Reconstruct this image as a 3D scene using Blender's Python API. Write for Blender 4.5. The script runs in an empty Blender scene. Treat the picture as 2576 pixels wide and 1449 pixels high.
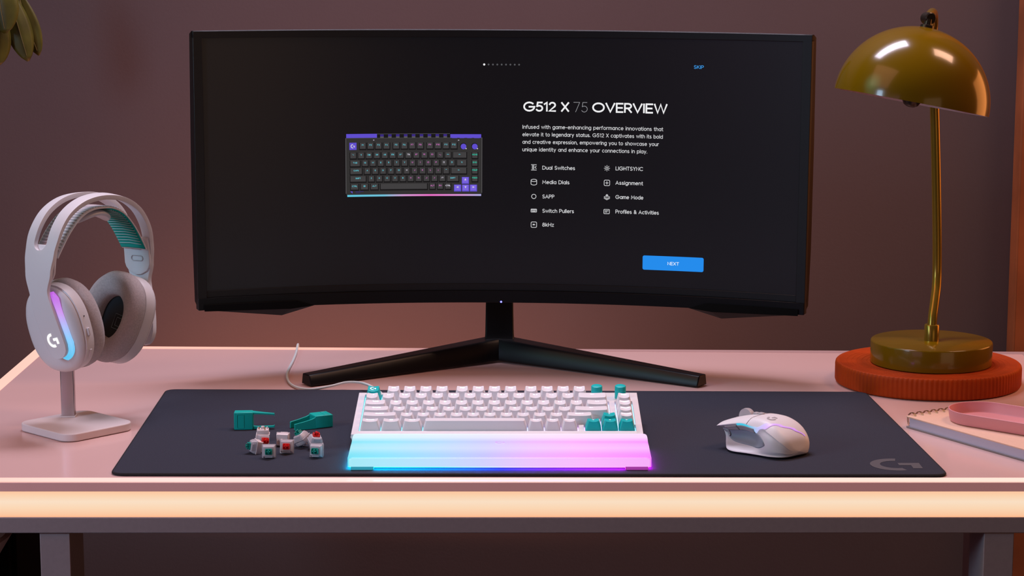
import bpy, math, random
from math import sin, cos, pi, radians, sqrt, atan2
from mathutils import Vector, Matrix, Euler
random.seed(7)
C = bpy.context.scene.collection
sc = bpy.context.scene
Z0 = 0.75                      # height of the desk surface
CAM_D, CAM_H, CAM_P, FPX = 2.139545, 0.546619, 9.17302, 5400.0

# ------------------------------------------------------------------ camera, world, lights, exposure
cam = bpy.data.cameras.new('camera'); cam_o = bpy.data.objects.new('camera', cam); C.objects.link(cam_o)
cam.sensor_width = 36.0; cam.lens = 36.0 * FPX / 2576.0
cam.clip_start = 0.05; cam.clip_end = 50
cam_o.location = (0, -CAM_D, Z0 + CAM_H); cam_o.rotation_euler = (radians(90 - CAM_P), 0, 0)
sc.camera = cam_o
sc.view_settings.view_transform = 'Standard'; sc.view_settings.look = 'None'
sc.view_settings.gamma = 1.0; sc.view_settings.exposure = 0.0
w = bpy.data.worlds.new('dim_room'); sc.world = w; w.use_nodes = True
w.node_tree.nodes['Background'].inputs[0].default_value = (0.50, 0.36, 0.42, 1)
w.node_tree.nodes['Background'].inputs[1].default_value = 0.035

def area(name, loc, target, sx, sy, color, watts, spread=180, glossy=True):
    l = bpy.data.lights.new(name, 'AREA'); l.shape = 'RECTANGLE'; l.size = sx; l.size_y = sy
    l.color = color; l.energy = watts; l.spread = radians(spread)
    o = bpy.data.objects.new(name, l); C.objects.link(o); o.location = loc
    d = Vector(target) - Vector(loc); o.rotation_euler = d.to_track_quat('-Z', 'Y').to_euler()
    return o
area('softbox_overhead', (-.06, .76, 2.50), (-0.05, 0.30, 0.75), 0.95, 0.34, (0.88, 0.81, 1.0), 19.5, spread=150)
area('softbox_right', (1.37, .44, 2.50), (0.35, 0.30, 0.80), 0.36, 0.60, (1.0, 0.56, 0.38), 13)
area('lamp_blue_left', (-1.8, -1.0, 1.65), (-0.40, 0.25, 0.92), 0.4, 0.7, (0.50, 0.74, 1.0), 4.2, spread=90)
area('lamp_peach_left', (-1.05, -.35, 2.35), (-0.35, 0.05, 0.75), 1.2, 1.2, (1.0, 0.42, 0.27), 5, spread=130)
area('fill_amber_wall', (-0.24, .86, 0.42), (-0.18, 1.15, 1.00), 0.7, 0.10, (1.0, 0.36, 0.19), 2.8, spread=150)  # added lamp hidden behind the desk, boosts the warm glow on the wall
area('lamp_orange_low', (1.50, 0.85, 1.15), (0.55, 0.55, 0.85), 0.60, 0.60, (1.0, 0.33, 0.08), 4)
area('fill_green_shade', (-0.90, .10, 1.85), (0.45, 0.43, 1.17), 1.3, 1.3, (0.25, 1.0, 0.55), 0.30, spread=30)  # added light, aimed at the lamp shade to tint its left side green
area('fill_orange_right', (1.40, -2.1, 1.10), (0.0, 0.5, 1.1), 1.2, 1.0, (1.0, 0.62, 0.36), 2.8)  # unseen panel added for a warm reflection in the screen's left side
area('fill_violet_left', (-1.45, -2.1, 1.45), (0.0, 0.5, 1.1), 1.1, 0.9, (0.85, 0.42, 0.80), 1.8)  # unseen panel added for a violet reflection in the screen's right side

# ------------------------------------------------------------------ materials
def new_mat(name):
    m = bpy.data.materials.new(name); m.use_nodes = True
    return m, m.node_tree, m.node_tree.nodes['Principled BSDF']
def mat(name, col, rough=0.5, metal=0.0, emit=None, es=0.0, spec=0.5, noise=0.0, nscale=60, bump=0.0, bscale=400,
        trans=0.0, alpha=1.0, coat=0.0, sss=0.0, ior=1.45):
    m, nt, b = new_mat(name)
    b.inputs['Base Color'].default_value = (*col, 1); b.inputs['Roughness'].default_value = rough
    b.inputs['Metallic'].default_value = metal; b.inputs['Specular IOR Level'].default_value = spec
    b.inputs['Transmission Weight'].default_value = trans; b.inputs['IOR'].default_value = ior
    b.inputs['Coat Weight'].default_value = coat; b.inputs['Coat Roughness'].default_value = 0.05
    if sss: b.inputs['Subsurface Weight'].default_value = sss; b.inputs['Subsurface Radius'].default_value = (0.004, 0.003, 0.003); b.inputs['Subsurface Scale'].default_value = 1.0
    if emit: b.inputs['Emission Color'].default_value = (*emit, 1); b.inputs['Emission Strength'].default_value = es
    tc = nt.nodes.new('ShaderNodeTexCoord')
    if noise:
        n = nt.nodes.new('ShaderNodeTexNoise'); n.inputs['Scale'].default_value = nscale; n.inputs['Detail'].default_value = 5
        nt.links.new(tc.outputs['Object'], n.inputs['Vector'])
        r = nt.nodes.new('ShaderNodeValToRGB')
        r.color_ramp.elements[0].position = 0.3; r.color_ramp.elements[1].position = 0.7
        r.color_ramp.elements[0].color = (*[c * (1 - noise) for c in col], 1)
        r.color_ramp.elements[1].color = (*[min(1, c * (1 + noise)) for c in col], 1)
        nt.links.new(n.outputs['Fac'], r.inputs['Fac']); nt.links.new(r.outputs['Color'], b.inputs['Base Color'])
    if bump:
        n2 = nt.nodes.new('ShaderNodeTexNoise'); n2.inputs['Scale'].default_value = bscale; n2.inputs['Detail'].default_value = 3
        nt.links.new(tc.outputs['Object'], n2.inputs['Vector'])
        bp = nt.nodes.new('ShaderNodeBump'); bp.inputs['Strength'].default_value = bump; bp.inputs['Distance'].default_value = 0.0006
        nt.links.new(n2.outputs['Fac'], bp.inputs['Height']); nt.links.new(bp.outputs['Normal'], b.inputs['Normal'])
    return m
def ramp_node(nt, stops, interp='LINEAR'):
    r = nt.nodes.new('ShaderNodeValToRGB'); r.color_ramp.interpolation = interp
    e = r.color_ramp.elements
    while len(e) < len(stops): e.new(0.5)
    for i, (p, c) in enumerate(stops):
        e[i].position = p; e[i].color = (*c, 1)
    return r
def axis_value(nt, ref, axis, a, b):
    """0..1 along an axis of an object's own space, from a to b"""
    tc = nt.nodes.new('ShaderNodeTexCoord')
    if ref: tc.object = ref
    s = nt.nodes.new('ShaderNodeSeparateXYZ'); nt.links.new(tc.outputs['Object'], s.inputs[0])
    mr = nt.nodes.new('ShaderNodeMapRange'); mr.inputs['From Min'].default_value = a; mr.inputs['From Max'].default_value = b
    nt.links.new(s.outputs['XYZ'.index(axis)], mr.inputs['Value'])
    return mr.outputs['Result']
def glow(name, stops, ref, axis, a, b, es, base=(0.8, 0.8, 0.8), rough=0.4, band=None):
    """light-emitting diffuser whose LEDs change colour along its length; band = (axis,a,b,stops grey) whitens it where the LEDs sit"""
    m, nt, bs = new_mat(name)
    bs.inputs['Base Color'].default_value = (*base, 1); bs.inputs['Roughness'].default_value = rough
    r = ramp_node(nt, stops); nt.links.new(axis_value(nt, ref, axis, a, b), r.inputs['Fac']); out = r.outputs['Color']
    if band:
        ax, a2, b2, st = band
        r2 = ramp_node(nt, [(p, (v, v, v)) for p, v in st]); nt.links.new(axis_value(nt, ref, ax, a2, b2), r2.inputs['Fac'])
        mx = nt.nodes.new('ShaderNodeMix'); mx.data_type = 'RGBA'; mx.inputs[7].default_value = (1, 1, 1, 1)
        nt.links.new(r2.outputs['Color'], mx.inputs[0]); nt.links.new(out, mx.inputs[6]); out = mx.outputs[2]
    nt.links.new(out, bs.inputs['Emission Color']); bs.inputs['Emission Strength'].default_value = es
    return m
def lin(r, g, b):
    f = lambda v: (v / 255 / 12.92) if v / 255 <= 0.04045 else ((v / 255 + 0.055) / 1.055) ** 2.4
    return (f(r), f(g), f(b))
def emis(name, rgb, es=1.0):
    m, nt, b = new_mat(name); b.inputs['Base Color'].default_value = (0, 0, 0, 1); b.inputs['Specular IOR Level'].default_value = 0.0
    b.inputs['Roughness'].default_value = 1.0
    b.inputs['Emission Color'].default_value = (*lin(*rgb), 1); b.inputs['Emission Strength'].default_value = es
    return m

# ------------------------------------------------------------------ mesh helpers
class MB:
    def __init__(s): s.v = []; s.f = []; s.m = []
    def add(s, vs, fs, mi=0):
        k = len(s.v); s.v += [tuple(p) for p in vs]; s.f += [tuple(i + k for i in f) for f in fs]; s.m += [mi] * len(fs)
    def box(s, x0, x1, y0, y1, z0, z1, M=None, mi=0):
        vs = [(x, y, z) for z in (z0, z1) for y in (y0, y1) for x in (x0, x1)]
        if M: vs = [M(p) if callable(M) else M @ Vector(p) for p in vs]
        s.add(vs, [(0, 2, 3, 1), (4, 5, 7, 6), (0, 1, 5, 4), (2, 6, 7, 3), (0, 4, 6, 2), (1, 3, 7, 5)], mi)
    def loft(s, rings, closed=True, cap0=True, cap1=True, mi=0):
        n = len(rings[0]); vs = [p for r in rings for p in r]; fs = []
        for i in range(len(rings) - 1):
            for j in range(n if closed else n - 1):
                a = i * n + j; b = i * n + (j + 1) % n
                fs.append((a, b, b + n, a + n))
        if cap0 and closed: fs.append(tuple(reversed(range(n))))
        if cap1 and closed: fs.append(tuple((len(rings) - 1) * n + j for j in range(n)))
        s.add(vs, fs, mi)
    def prism(s, out, z0, z1, M=None, mi=0):
        r0 = [(x, y, z0) for x, y in out]; r1 = [(x, y, z1) for x, y in out]
        if M: r0 = [M(p) if callable(M) else M @ Vector(p) for p in r0]; r1 = [M(p) if callable(M) else M @ Vector(p) for p in r1]
        s.loft([r0, r1], mi=mi)
    def tube(s, pts, r, n=10, cap=True, mi=0):
        pts = [Vector(p) for p in pts]; rings = []; up = Vector((0.13, 0.21, 0.97)).normalized(); prev = None
        for i, p in enumerate(pts):
            t = (pts[min(i + 1, len(pts) - 1)] - pts[max(i - 1, 0)]).normalized()
            a = (up if prev is None else prev); a = (a - t * a.dot(t)).normalized(); prev = a; b = t.cross(a)
            rr = r[i] if isinstance(r, (list, tuple)) else r
            rings.append([p + (a * cos(2 * pi * k / n) + b * sin(2 * pi * k / n)) * rr for k in range(n)])
        s.loft(rings, cap0=cap, cap1=cap, mi=mi)
    def lathe(s, prof, n=48, M=None, mi=0, caps=True):
        rings = [[(r * cos(2 * pi * k / n), r * sin(2 * pi * k / n), z) for k in range(n)] for r, z in prof]
        if M: rings = [[M @ Vector(p) for p in r] for r in rings]
        s.loft(rings, cap0=caps, cap1=caps, mi=mi)
    def build(s, name, mats, parent=None, bevel=0, seg=2, angle=35, subsurf=0, solid=0, solid_off=0, smooth=True):
        me = bpy.data.meshes.new(name); me.from_pydata([tuple(p) for p in s.v], [], s.f)
        if not isinstance(mats, (list, tuple)): mats = [mats]
        for m in mats: me.materials.append(m)
        for p, mi in zip(me.polygons, s.m): p.material_index = mi
        me.update(); me.validate()
        if smooth:
            me.polygons.foreach_set('use_smooth', [True] * len(me.polygons)); me.set_sharp_from_angle(angle=radians(angle))
        o = bpy.data.objects.new(name, me); C.objects.link(o)
        if solid:
            md = o.modifiers.new('thickness', 'SOLIDIFY'); md.thickness = solid; md.offset = solid_off
        if bevel:
            md = o.modifiers.new('edge', 'BEVEL'); md.width = bevel; md.segments = seg; md.limit_method = 'ANGLE'; md.angle_limit = radians(40)
        if subsurf:
            md = o.modifiers.new('soft', 'SUBSURF'); md.levels = subsurf; md.render_levels = subsurf
        if parent: o.parent = parent
        return o
def recalc(o):
    import bmesh
    bm = bmesh.new(); bm.from_mesh(o.data); bmesh.ops.recalc_face_normals(bm, faces=bm.faces[:]); bm.to_mesh(o.data); bm.free()
    return o
def rrect(w, d, r, n=5, cx=0, cy=0):
    out = []
    for (sx, sy, a0) in ((1, 1, 0), (-1, 1, 90), (-1, -1, 180), (1, -1, 270)):
        for k in range(n + 1):
            a = radians(a0 + 90 * k / n); out.append((cx + sx * (w / 2 - r) + r * cos(a), cy + sy * (d / 2 - r) + r * sin(a)))
    return out
def catmull(P, n=8):
    P = [Vector(p) for p in P]; out = []
    for i in range(len(P) - 1):
        p0 = P[i - 1] if i > 0 else P[0] * 2 - P[1]; p1 = P[i]; p2 = P[i + 1]; p3 = P[i + 2] if i + 2 < len(P) else P[-1] * 2 - P[-2]
        for k in range(n):
            t = k / n
            out.append(0.5 * ((2 * p1) + (p2 - p0) * t + (2 * p0 - 5 * p1 + 4 * p2 - p3) * t * t + (3 * p1 - p0 - 3 * p2 + p3) * t ** 3))
    out.append(P[-1]); return out
def tag(o, label, cat, group=None, kind=None):
    if kind: o['kind'] = kind
    o['label'] = label; o['category'] = cat
    if group: o['group'] = group
    return o
def thing(name, label, cat, loc, rot=(0, 0, 0), group=None):
    o = bpy.data.objects.new(name, None); C.objects.link(o); o.location = loc; o.rotation_euler = rot; o.empty_display_size = 0.02
    return tag(o, label, cat, group)
def struct(o, label=None):
    o['kind'] = 'structure'
    if label: o['label'] = label
    return o

# ------------------------------------------------------------------ stroke lettering
CI = '@.29,.35,.29,.35,0,360'
GL = {
'A': ('0,0 .38,1 .76,0;.13,.33 .63,.33', .76), 'B': ('0,.52 .3,.52 @.34,.26,.26,.26,90,-90 0,0 0,1 .3,1 @.3,.76,.24,.24,90,-90', .6),
'C': ('@.5,.5,.5,.5,45,315', .86), 'D': ('0,0 0,1 .3,1 @.28,.5,.47,.5,90,-90 0,0', .75), 'E': ('.55,0 0,0 0,1 .55,1;0,.5 .5,.5', .55),
'F': ('0,0 0,1 .55,1;0,.5 .48,.5', .55), 'G': ('@.5,.5,.5,.5,45,358 .5,.48', 1.0), 'H': ('0,0 0,1;.66,0 .66,1;0,.5 .66,.5', .66),
'I': ('0,0 0,1', .02), 'J': ('0,.2 @.22,.22,.22,.22,190,360 .44,1', .44), 'K': ('0,0 0,1;.55,1 0,.42;.16,.55 .6,0', .6), 'L': ('0,1 0,0 .5,0', .5),
'M': ('0,0 .06,1 .43,.3 .8,1 .86,0', .86), 'N': ('0,0 0,1 .68,0 .68,1', .68), 'O': ('@.5,.5,.5,.5,0,360', 1.0),
'P': ('0,0 0,1 .3,1 @.3,.73,.27,.27,90,-90 0,.46', .57), 'Q': ('@.5,.5,.5,.5,0,360;.6,.3 .95,-.05', 1.0),
'R': ('0,0 0,1 .3,1 @.3,.73,.27,.27,90,-90 0,.46;.28,.46 .58,0', .58), 'S': ('@.29,.74,.25,.26,35,270 @.29,.24,.28,.24,90,-150', .57),
'T': ('0,1 .66,1;.33,1 .33,0', .66), 'U': ('0,1 0,.33 @.32,.33,.32,.33,180,360 .64,1', .64), 'V': ('0,1 .38,0 .76,1', .76),
'W': ('0,1 .28,0 .55,1 .82,0 1.1,1', 1.1), 'X': ('0,0 .65,1;0,1 .65,0', .65), 'Y': ('0,1 .34,.48 .68,1;.34,.48 .34,0', .68), 'Z': ('0,1 .6,1 0,0 .6,0', .6),
'0': ('@.32,.5,.32,.5,0,360', .64), '1': ('0,.8 .24,1 .24,0', .28), '2': ('@.29,.71,.27,.29,165,-35 0,0 .58,0', .58),
'3': ('@.28,.75,.24,.25,150,-90 @.28,.26,.28,.26,90,-150', .56), '4': ('.45,0 .45,1 0,.26 .62,.26', .62), '5': ('.54,1 .12,1 .06,.55 @.27,.31,.3,.31,130,-150', .57),
'6': ('.42,1 @.3,.3,.3,.3,150,510', .6), '7': ('0,1 .6,1 .2,0', .6), '8': ('@.28,.76,.22,.24,0,360;@.28,.27,.28,.27,0,360', .56), '9': ('@.3,.7,.3,.3,-30,330 .18,0', .6),
'a': (CI + ';.58,0 .58,.7', .58), 'b': ('0,0 0,1;' + CI, .58), 'c': ('@.29,.35,.29,.35,50,310', .5), 'd': (CI + ';.58,0 .58,1', .58),
'e': ('.02,.37 .57,.37 @.29,.35,.29,.35,5,315', .58), 'f': ('.08,0 .08,.8 @.26,.82,.18,.18,180,70;-.06,.68 .28,.68', .28),
'g': (CI + ';.58,.7 .58,-.05 @.3,-.05,.28,.25,0,-150', .58), 'h': ('0,0 0,1;0,.4 @.25,.42,.25,.28,180,0 .5,0', .5), 'i': ('0,0 0,.7;0,.92 0,1', .02),
'j': ('0,-.25 0,.7;0,.92 0,1', .05), 'k': ('0,0 0,1;.42,.7 0,.28;.14,.4 .45,0', .45), 'l': ('0,0 0,1', .02),
'm': ('0,0 0,.7;0,.4 @.21,.47,.21,.23,180,0 .42,0;.42,.4 @.63,.47,.21,.23,180,0 .84,0', .84), 'n': ('0,0 0,.7;0,.4 @.25,.42,.25,.28,180,0 .5,0', .5),
'o': (CI, .58), 'p': ('0,.7 0,-.3;' + CI, .58), 'q': (CI + ';.58,.7 .58,-.3', .58), 'r': ('0,0 0,.7;0,.36 @.24,.44,.24,.26,180,70', .28),
's': ('@.2,.52,.18,.18,40,270 @.2,.17,.21,.17,90,-150', .42), 't': ('.1,.95 .1,.2 @.28,.2,.18,.2,180,280;-.06,.68 .28,.68', .28),
'u': ('0,.7 0,.28 @.25,.28,.25,.28,180,360 .5,.7;.5,.7 .5,0', .5), 'v': ('0,.7 .26,0 .52,.7', .52), 'w': ('0,.7 .2,0 .4,.7 .6,0 .8,.7', .8),
'x': ('0,0 .45,.7;0,.7 .45,0', .45), 'y': ('0,.7 .27,0;.54,.7 .14,-.3', .54), 'z': ('0,.7 .45,.7 0,0 .45,0', .45),
'.': ('0,0 0,.07', .03), ',': ('.05,.05 -.02,-.16', .05), '-': ('0,.38 .34,.38', .34), '&': ('.66,0 .12,.66 @.27,.8,.18,.2,200,-40 .1,.35 @.26,.22,.24,.22,150,380 .66,.5', .66),
"'": ('0,1 0,.75', .02), '"': ('0,1 0,.75;.2,1 .2,.75', .2), '!': ('0,1 0,.3;0,.07 0,0', .02), '*': ('.2,1 .2,.6;.03,.9 .37,.7;.37,.9 .03,.7', .4),
'(': ('@.4,.5,.4,.62,120,240', .25), ')': ('@-.15,.5,.4,.62,60,-60', .25), '[': ('.25,1.05 0,1.05 0,-.05 .25,-.05', .25), ']': ('0,1.05 .25,1.05 .25,-.05 0,-.05', .25),
'{': ('.25,1.05 .12,1.05 .12,.6 0,.5 .12,.4 .12,-.05 .25,-.05', .25), '}': ('0,1.05 .13,1.05 .13,.6 .25,.5 .13,.4 .13,-.05 0,-.05', .25), '=': ('0,.62 .45,.62;0,.32 .45,.32', .45),
'+': ('0,.45 .5,.45;.25,.2 .25,.7', .5), '_': ('0,0 .5,0', .5), '~': ('@.12,.5,.12,.12,180,0 @.36,.5,.12,.12,180,360', .48), '`': ('0,1 .15,.8', .15), '^': ('0,.6 .2,.95 .4,.6', .4),
'@': ('@.45,.4,.45,.5,-50,290;@.45,.42,.2,.22,0,360', .9), '#': ('.15,0 .25,1;.4,0 .5,1;0,.35 .6,.35;.04,.68 .64,.68', .64), '$': ('@.28,.68,.24,.2,35,270 @.28,.3,.26,.2,90,-150;.28,1.08 .28,-.08', .56),
'%': ('@.16,.8,.16,.2,0,360;@.7,.2,.16,.2,0,360;.7,1 .16,0', .86), '\\': ('0,1 .4,0', .4), '/': ('0,0 .4,1', .4), '|': ('0,1.05 0,-.1', .02), ';': ('0,.65 0,.58;.03,.05 -.03,-.12', .05),
':': ('0,.65 0,.58;0,.07 0,0', .03), '<': ('.4,.75 0,.45 .4,.15', .4), '>': ('0,.75 .4,.45 0,.15', .4), '?': ('@.24,.75,.24,.25,170,-60 .24,.35 .24,.28;.24,.07 .24,0', .5),
'\x01': ('1.1,.45 0,.45;.3,.75 0,.45 .3,.15', 1.1),            # left arrow
'\x02': ('0,0 0,1 1,1 1,0 0,0;.5,0 .5,1;0,.5 1,.5', 1.0),      # four panes
' ': ('', .22),
}
def strokes(ch):
    spec, wd = GL[ch]; out = []
    for st in spec.split(';'):
        pts = []
        for tk in st.split():
            if tk[0] == '@':
                cx, cy, rx, ry, a0, a1 = [float(q) for q in tk[1:].split(',')]
                n = max(4, int(abs(a1 - a0) / 20))
                pts += [(cx + rx * cos(radians(a0 + (a1 - a0) * k / n)), cy + ry * sin(radians(a0 + (a1 - a0) * k / n))) for k in range(n + 1)]
            else: pts.append(tuple(float(q) for q in tk.split(',')))
        if pts: out.append(pts)
    return out, wd
def ribbon(mb, pts, t, S, mi=0):
    """flat stroke of thickness t through 2D pts, mapped by S(x,y)"""
    q = [Vector(p) for p in pts]; q = [p for i, p in enumerate(q) if i == 0 or (p - q[i - 1]).length > 1e-7]
    if len(q) < 2: return
    closed = (q[0] - q[-1]).length < 1e-5
    L = []; R = []
    for i, p in enumerate(q):
        if closed: a = (q[i] - q[i - 1]) if i > 0 else (q[0] - q[-2]); b = (q[i + 1] - q[i]) if i < len(q) - 1 else (q[1] - q[0])
        else: a = q[i] - q[i - 1] if i > 0 else q[1] - q[0]; b = q[i + 1] - q[i] if i < len(q) - 1 else q[-1] - q[-2]
        a = a.normalized(); b = b.normalized(); na = Vector((-a.y, a.x)); nb = Vector((-b.y, b.x)); m = na + nb
        if m.length < 1e-4: m = na
        m.normalize(); k = t / 2 / max(0.62, m.dot(na))
        e = Vector((0, 0))
        if not closed and i == 0: e = -a * t * 0.35
        if not closed and i == len(q) - 1: e = b * t * 0.35
        L.append(p + m * k + e); R.append(p - m * k + e)
    vs = [S(v.x, v.y) for v in L] + [S(v.x, v.y) for v in R]; n = len(L)
    mb.add(vs, [(i, n + i, n + i + 1, i + 1) for i in range(n - 1)], mi)
def text_width(s, sp=.22):
    return sum(GL[c][1] + sp for c in s) - sp
def text(mb, s, x, y, h, S, width=None, t=.12, sp=.22, align='l', mi=0):
    """lettering with cap height h, its left (or centre) at x, baseline y"""
    nw = text_width(s, sp) * h; kx = (width / nw) if width else 1.0
    cx = x - (nw * kx / 2 if align == 'c' else 0)
    for c in s:
        st, wd = strokes(c)
        for pts in st: ribbon(mb, [(cx + px * h * kx, y + (py * (1 - t) + t / 2) * h) for px, py in pts], t * h, S, mi)
        cx += (wd + sp) * h * kx
def logo_polys():
    arc = [(cos(radians(a)), sin(radians(a))) for a in range(82, 291, 8)] + [(.36, -.93)]
    inn = [(.6 * cos(radians(a)), .6 * sin(radians(a))) for a in range(282, 81, -8)]
    hook = [(.14, .26), (1.0, .26), (1.0, -.62), (.6, -.62), (.6, -.14), (.14, -.14)]
    return arc, inn, hook
def logo(mb, cx, cy, r, S, mi=0):
    out = [(cos(radians(a)), sin(radians(a))) for a in range(80, 289, 8)]; inn = [(.6 * x, .6 * y) for x, y in out]
    f = lambda p: S(cx + p[0] * r, cy + p[1] * r)
    n = len(out); mb.add([f(p) for p in out] + [f(p) for p in inn], [(i, i + 1, n + i + 1, n + i) for i in range(n - 1)], mi)
    for a, b, c, d in (((.14, .26), (1, .26), (1, -.12), (.14, -.12)), ((.62, -.12), (1, -.12), (1, -.62), (.62, -.62))):
        mb.add([f(a), f(b), f(c), f(d)], [(0, 3, 2, 1)], mi)

# ------------------------------------------------------------------ shared materials
M_wall = mat('painted_wall', (0.112, 0.078, 0.083), 0.85, noise=0.05, nscale=3, bump=0.2, bscale=250)
M_floor = mat('dark_floor', (0.03, 0.02, 0.02), 0.6, noise=0.3, nscale=8)
M_trim = mat('stained_wood', (0.30, 0.085, 0.03), 0.5, noise=0.25, nscale=12)
M_desktop = mat('gloss_white_top', (0.73, 0.48, 0.445), 0.16, spec=0.5, noise=0.01, nscale=6)
M_apron = mat('satin_greige', (0.38, 0.275, 0.28), 0.6, noise=0.04, nscale=200)
M_white = mat('white_plastic', (0.80, 0.77, 0.79), 0.42)
M_key = mat('white_keycap', (0.80, 0.785, 0.82), 0.45, sss=0.0)
M_teal = mat('teal_plastic', (0.0, 0.42, 0.36), 0.42)
M_tealkey = mat('teal_keycap', (0.0, 0.50, 0.50), 0.42)
M_black = mat('black_plastic', (0.006, 0.006, 0.007), 0.36, spec=0.28)
M_bezel = mat('black_bezel', (0.006, 0.006, 0.007), 0.45)
M_mat = mat('charcoal_cloth', (0.036, 0.038, 0.054), 0.92, noise=0.12, nscale=900, bump=0.4, bscale=1600, spec=0.15)
M_matprint = mat('grey_print', (0.10, 0.095, 0.105), 0.8, spec=0.2)
M_stitch = mat('black_stitch', (0.012, 0.010, 0.012), 0.9, bump=0.5, bscale=900)
M_pad = mat('grey_fabric', (0.44, 0.40, 0.41), 0.95, noise=0.10, nscale=500, bump=0.6, bscale=1200, spec=0.2)
M_hs = mat('headset_white', (0.68, 0.67, 0.70), 0.48)
M_mesh = mat('dark_cloth', (0.015, 0.017, 0.02), 0.9, bump=0.5, bscale=1500)
M_line = mat('pale_print', (0.16, 0.22, 0.24), 0.7)
M_steel = mat('brushed_steel', (0.55, 0.50, 0.52), 0.32, metal=1.0)
M_stand = mat('matte_white_metal', (0.74, 0.64, 0.63), 0.5)
M_lamp = mat('gloss_olive_enamel', (0.165, 0.090, 0.0008), 0.18, spec=0.45, coat=0.25)
M_lampin = mat('pink_inner_enamel', (0.75, 0.55, 0.55), 0.5)
M_brass = mat('olive_brass', (0.30, 0.18, 0.02), 0.22, metal=0.6)
M_dark = mat('dark_metal', (0.05, 0.04, 0.03), 0.3, metal=0.7)
M_red = mat('burnt_orange_wood', (0.40, 0.044, 0.002), 0.6, spec=0.2, noise=0.12, nscale=40)
M_pink = mat('pink_lacquer', (0.74, 0.30, 0.33), 0.5)
M_cover = mat('cream_card', (0.80, 0.52, 0.39), 0.75, noise=0.03, nscale=300)
M_paper = mat('paper_block', (0.55, 0.52, 0.66), 0.9)
M_board = mat('grey_board', (0.26, 0.22, 0.22), 0.85)
M_bronze = mat('bronze_wire', (0.35, 0.20, 0.10), 0.3, metal=0.9)
M_cable = mat('pale_grey_rubber', (0.62, 0.66, 0.64), 0.5)
M_leaf = mat('olive_leaf', (0.075, 0.070, 0.008), 0.45, noise=0.35, nscale=25)
M_vein = mat('leaf_vein', (0.16, 0.12, 0.04), 0.5)
M_grip = mat('grey_rubber_grip', (0.30, 0.33, 0.38), 0.75, bump=0.4, bscale=1500)
M_silver = mat('silver_plastic', (0.45, 0.42, 0.44), 0.35)
M_clear = mat('frosted_clear', (0.80, 0.74, 0.78), 0.25, spec=0.6, trans=0.45, ior=1.3)
M_housing = mat('ivory_plastic', (0.74, 0.64, 0.64), 0.45)
M_switchred = mat('red_stem', (0.75, 0.012, 0.01), 0.35)
M_switchteal = mat('teal_stem', (0.0, 0.28, 0.22), 0.35)
M_gold = mat('spring_brass', (0.75, 0.50, 0.25), 0.3, metal=0.9)

# ------------------------------------------------------------------ the room
def slab(name, x0, x1, y0, y1, z0, z1, m, bevel=0):
    mb = MB(); mb.box(x0, x1, y0, y1, z0, z1); o = mb.build(name, m, None, bevel=bevel); return o
struct(slab('wall_back', -3.0, 3.0, 1.15, 1.25, 0.0, 2.9, M_wall))
struct(slab('floor', -3.0, 3.0, -2.6, 1.15, -0.05, 0.0, M_floor))
struct(slab('trim_1', 0.7702, 0.95, 1.105, 1.15, 0.0, 2.9, M_trim, bevel=0.003))

# ------------------------------------------------------------------ desk
desk = thing('desk', 'white glossy desk with a glowing peach light strip around its edge', 'desk', (0.015, 0.37, 0))
DX0, DX1, DY0, DYL, DYR = -0.647 - .015, 0.70 - .015, 0.0 - .37, 0.748 - .37, 0.704 - .37     # tabletop outline, back edge slightly skewed
def outline(i):
    return [(DX0 + i, DY0 + i), (DX1 - i, DY0 + i), (DX1 - i, DYR - i), (DX0 + i, DYL - i)]
rim_w = 0.016
mb = MB(); mb.prism(outline(rim_w), Z0 - 0.0085, Z0); mb.build('tabletop', M_desktop, desk)
def ringmesh(o_out, o_in, z0, z1):
    mb = MB(); n = 4
    vs = [(x, y, z) for z in (z0, z1) for o in (o_out, o_in) for x, y in o]
    fs = []
    for j in range(4):
        k = (j + 1) % 4
        fs += [(j, k, 8 + k, 8 + j), (4 + k, 4 + j, 12 + j, 12 + k), (8 + j, 8 + k, 12 + k, 12 + j), (k, j, 4 + j, 4 + k)]
    mb.add(vs, fs); return mb
# glowing rim let into the top: bright at the front and left, fading to the right along the back
PEACH = [(0.0, lin(255, 205, 180)), (1.0, lin(255, 205, 180))]
M_rimfront = glow('edge_diffuser_front', [(0, lin(255, 196, 168)), (.25, lin(255, 218, 205)), (.8, lin(255, 222, 200)), (1, lin(255, 225, 205))], desk, 'X', DX0, DX1, 0.85, base=(0.3, 0.25, 0.25))
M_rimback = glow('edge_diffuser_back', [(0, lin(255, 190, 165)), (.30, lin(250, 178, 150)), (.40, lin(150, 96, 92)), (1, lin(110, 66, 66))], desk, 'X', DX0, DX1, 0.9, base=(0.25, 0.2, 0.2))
zt = Z0 + 0.0003
def rimpiece(name, poly, m):
    mb = MB(); mb.prism(poly, Z0 - 0.0085, zt); return mb.build(name, m, desk)
O, I = outline(0), outline(rim_w)
rimpiece('light_rim', [O[0], O[1], I[1], I[0]], M_rimfront)
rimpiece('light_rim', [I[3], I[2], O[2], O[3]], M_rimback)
rimpiece('light_rim', [O[0], I[0], I[3], O[3]], M_rimfront)
rimpiece('light_rim', [I[1], O[1], O[2], I[2]], M_rimback)
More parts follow.
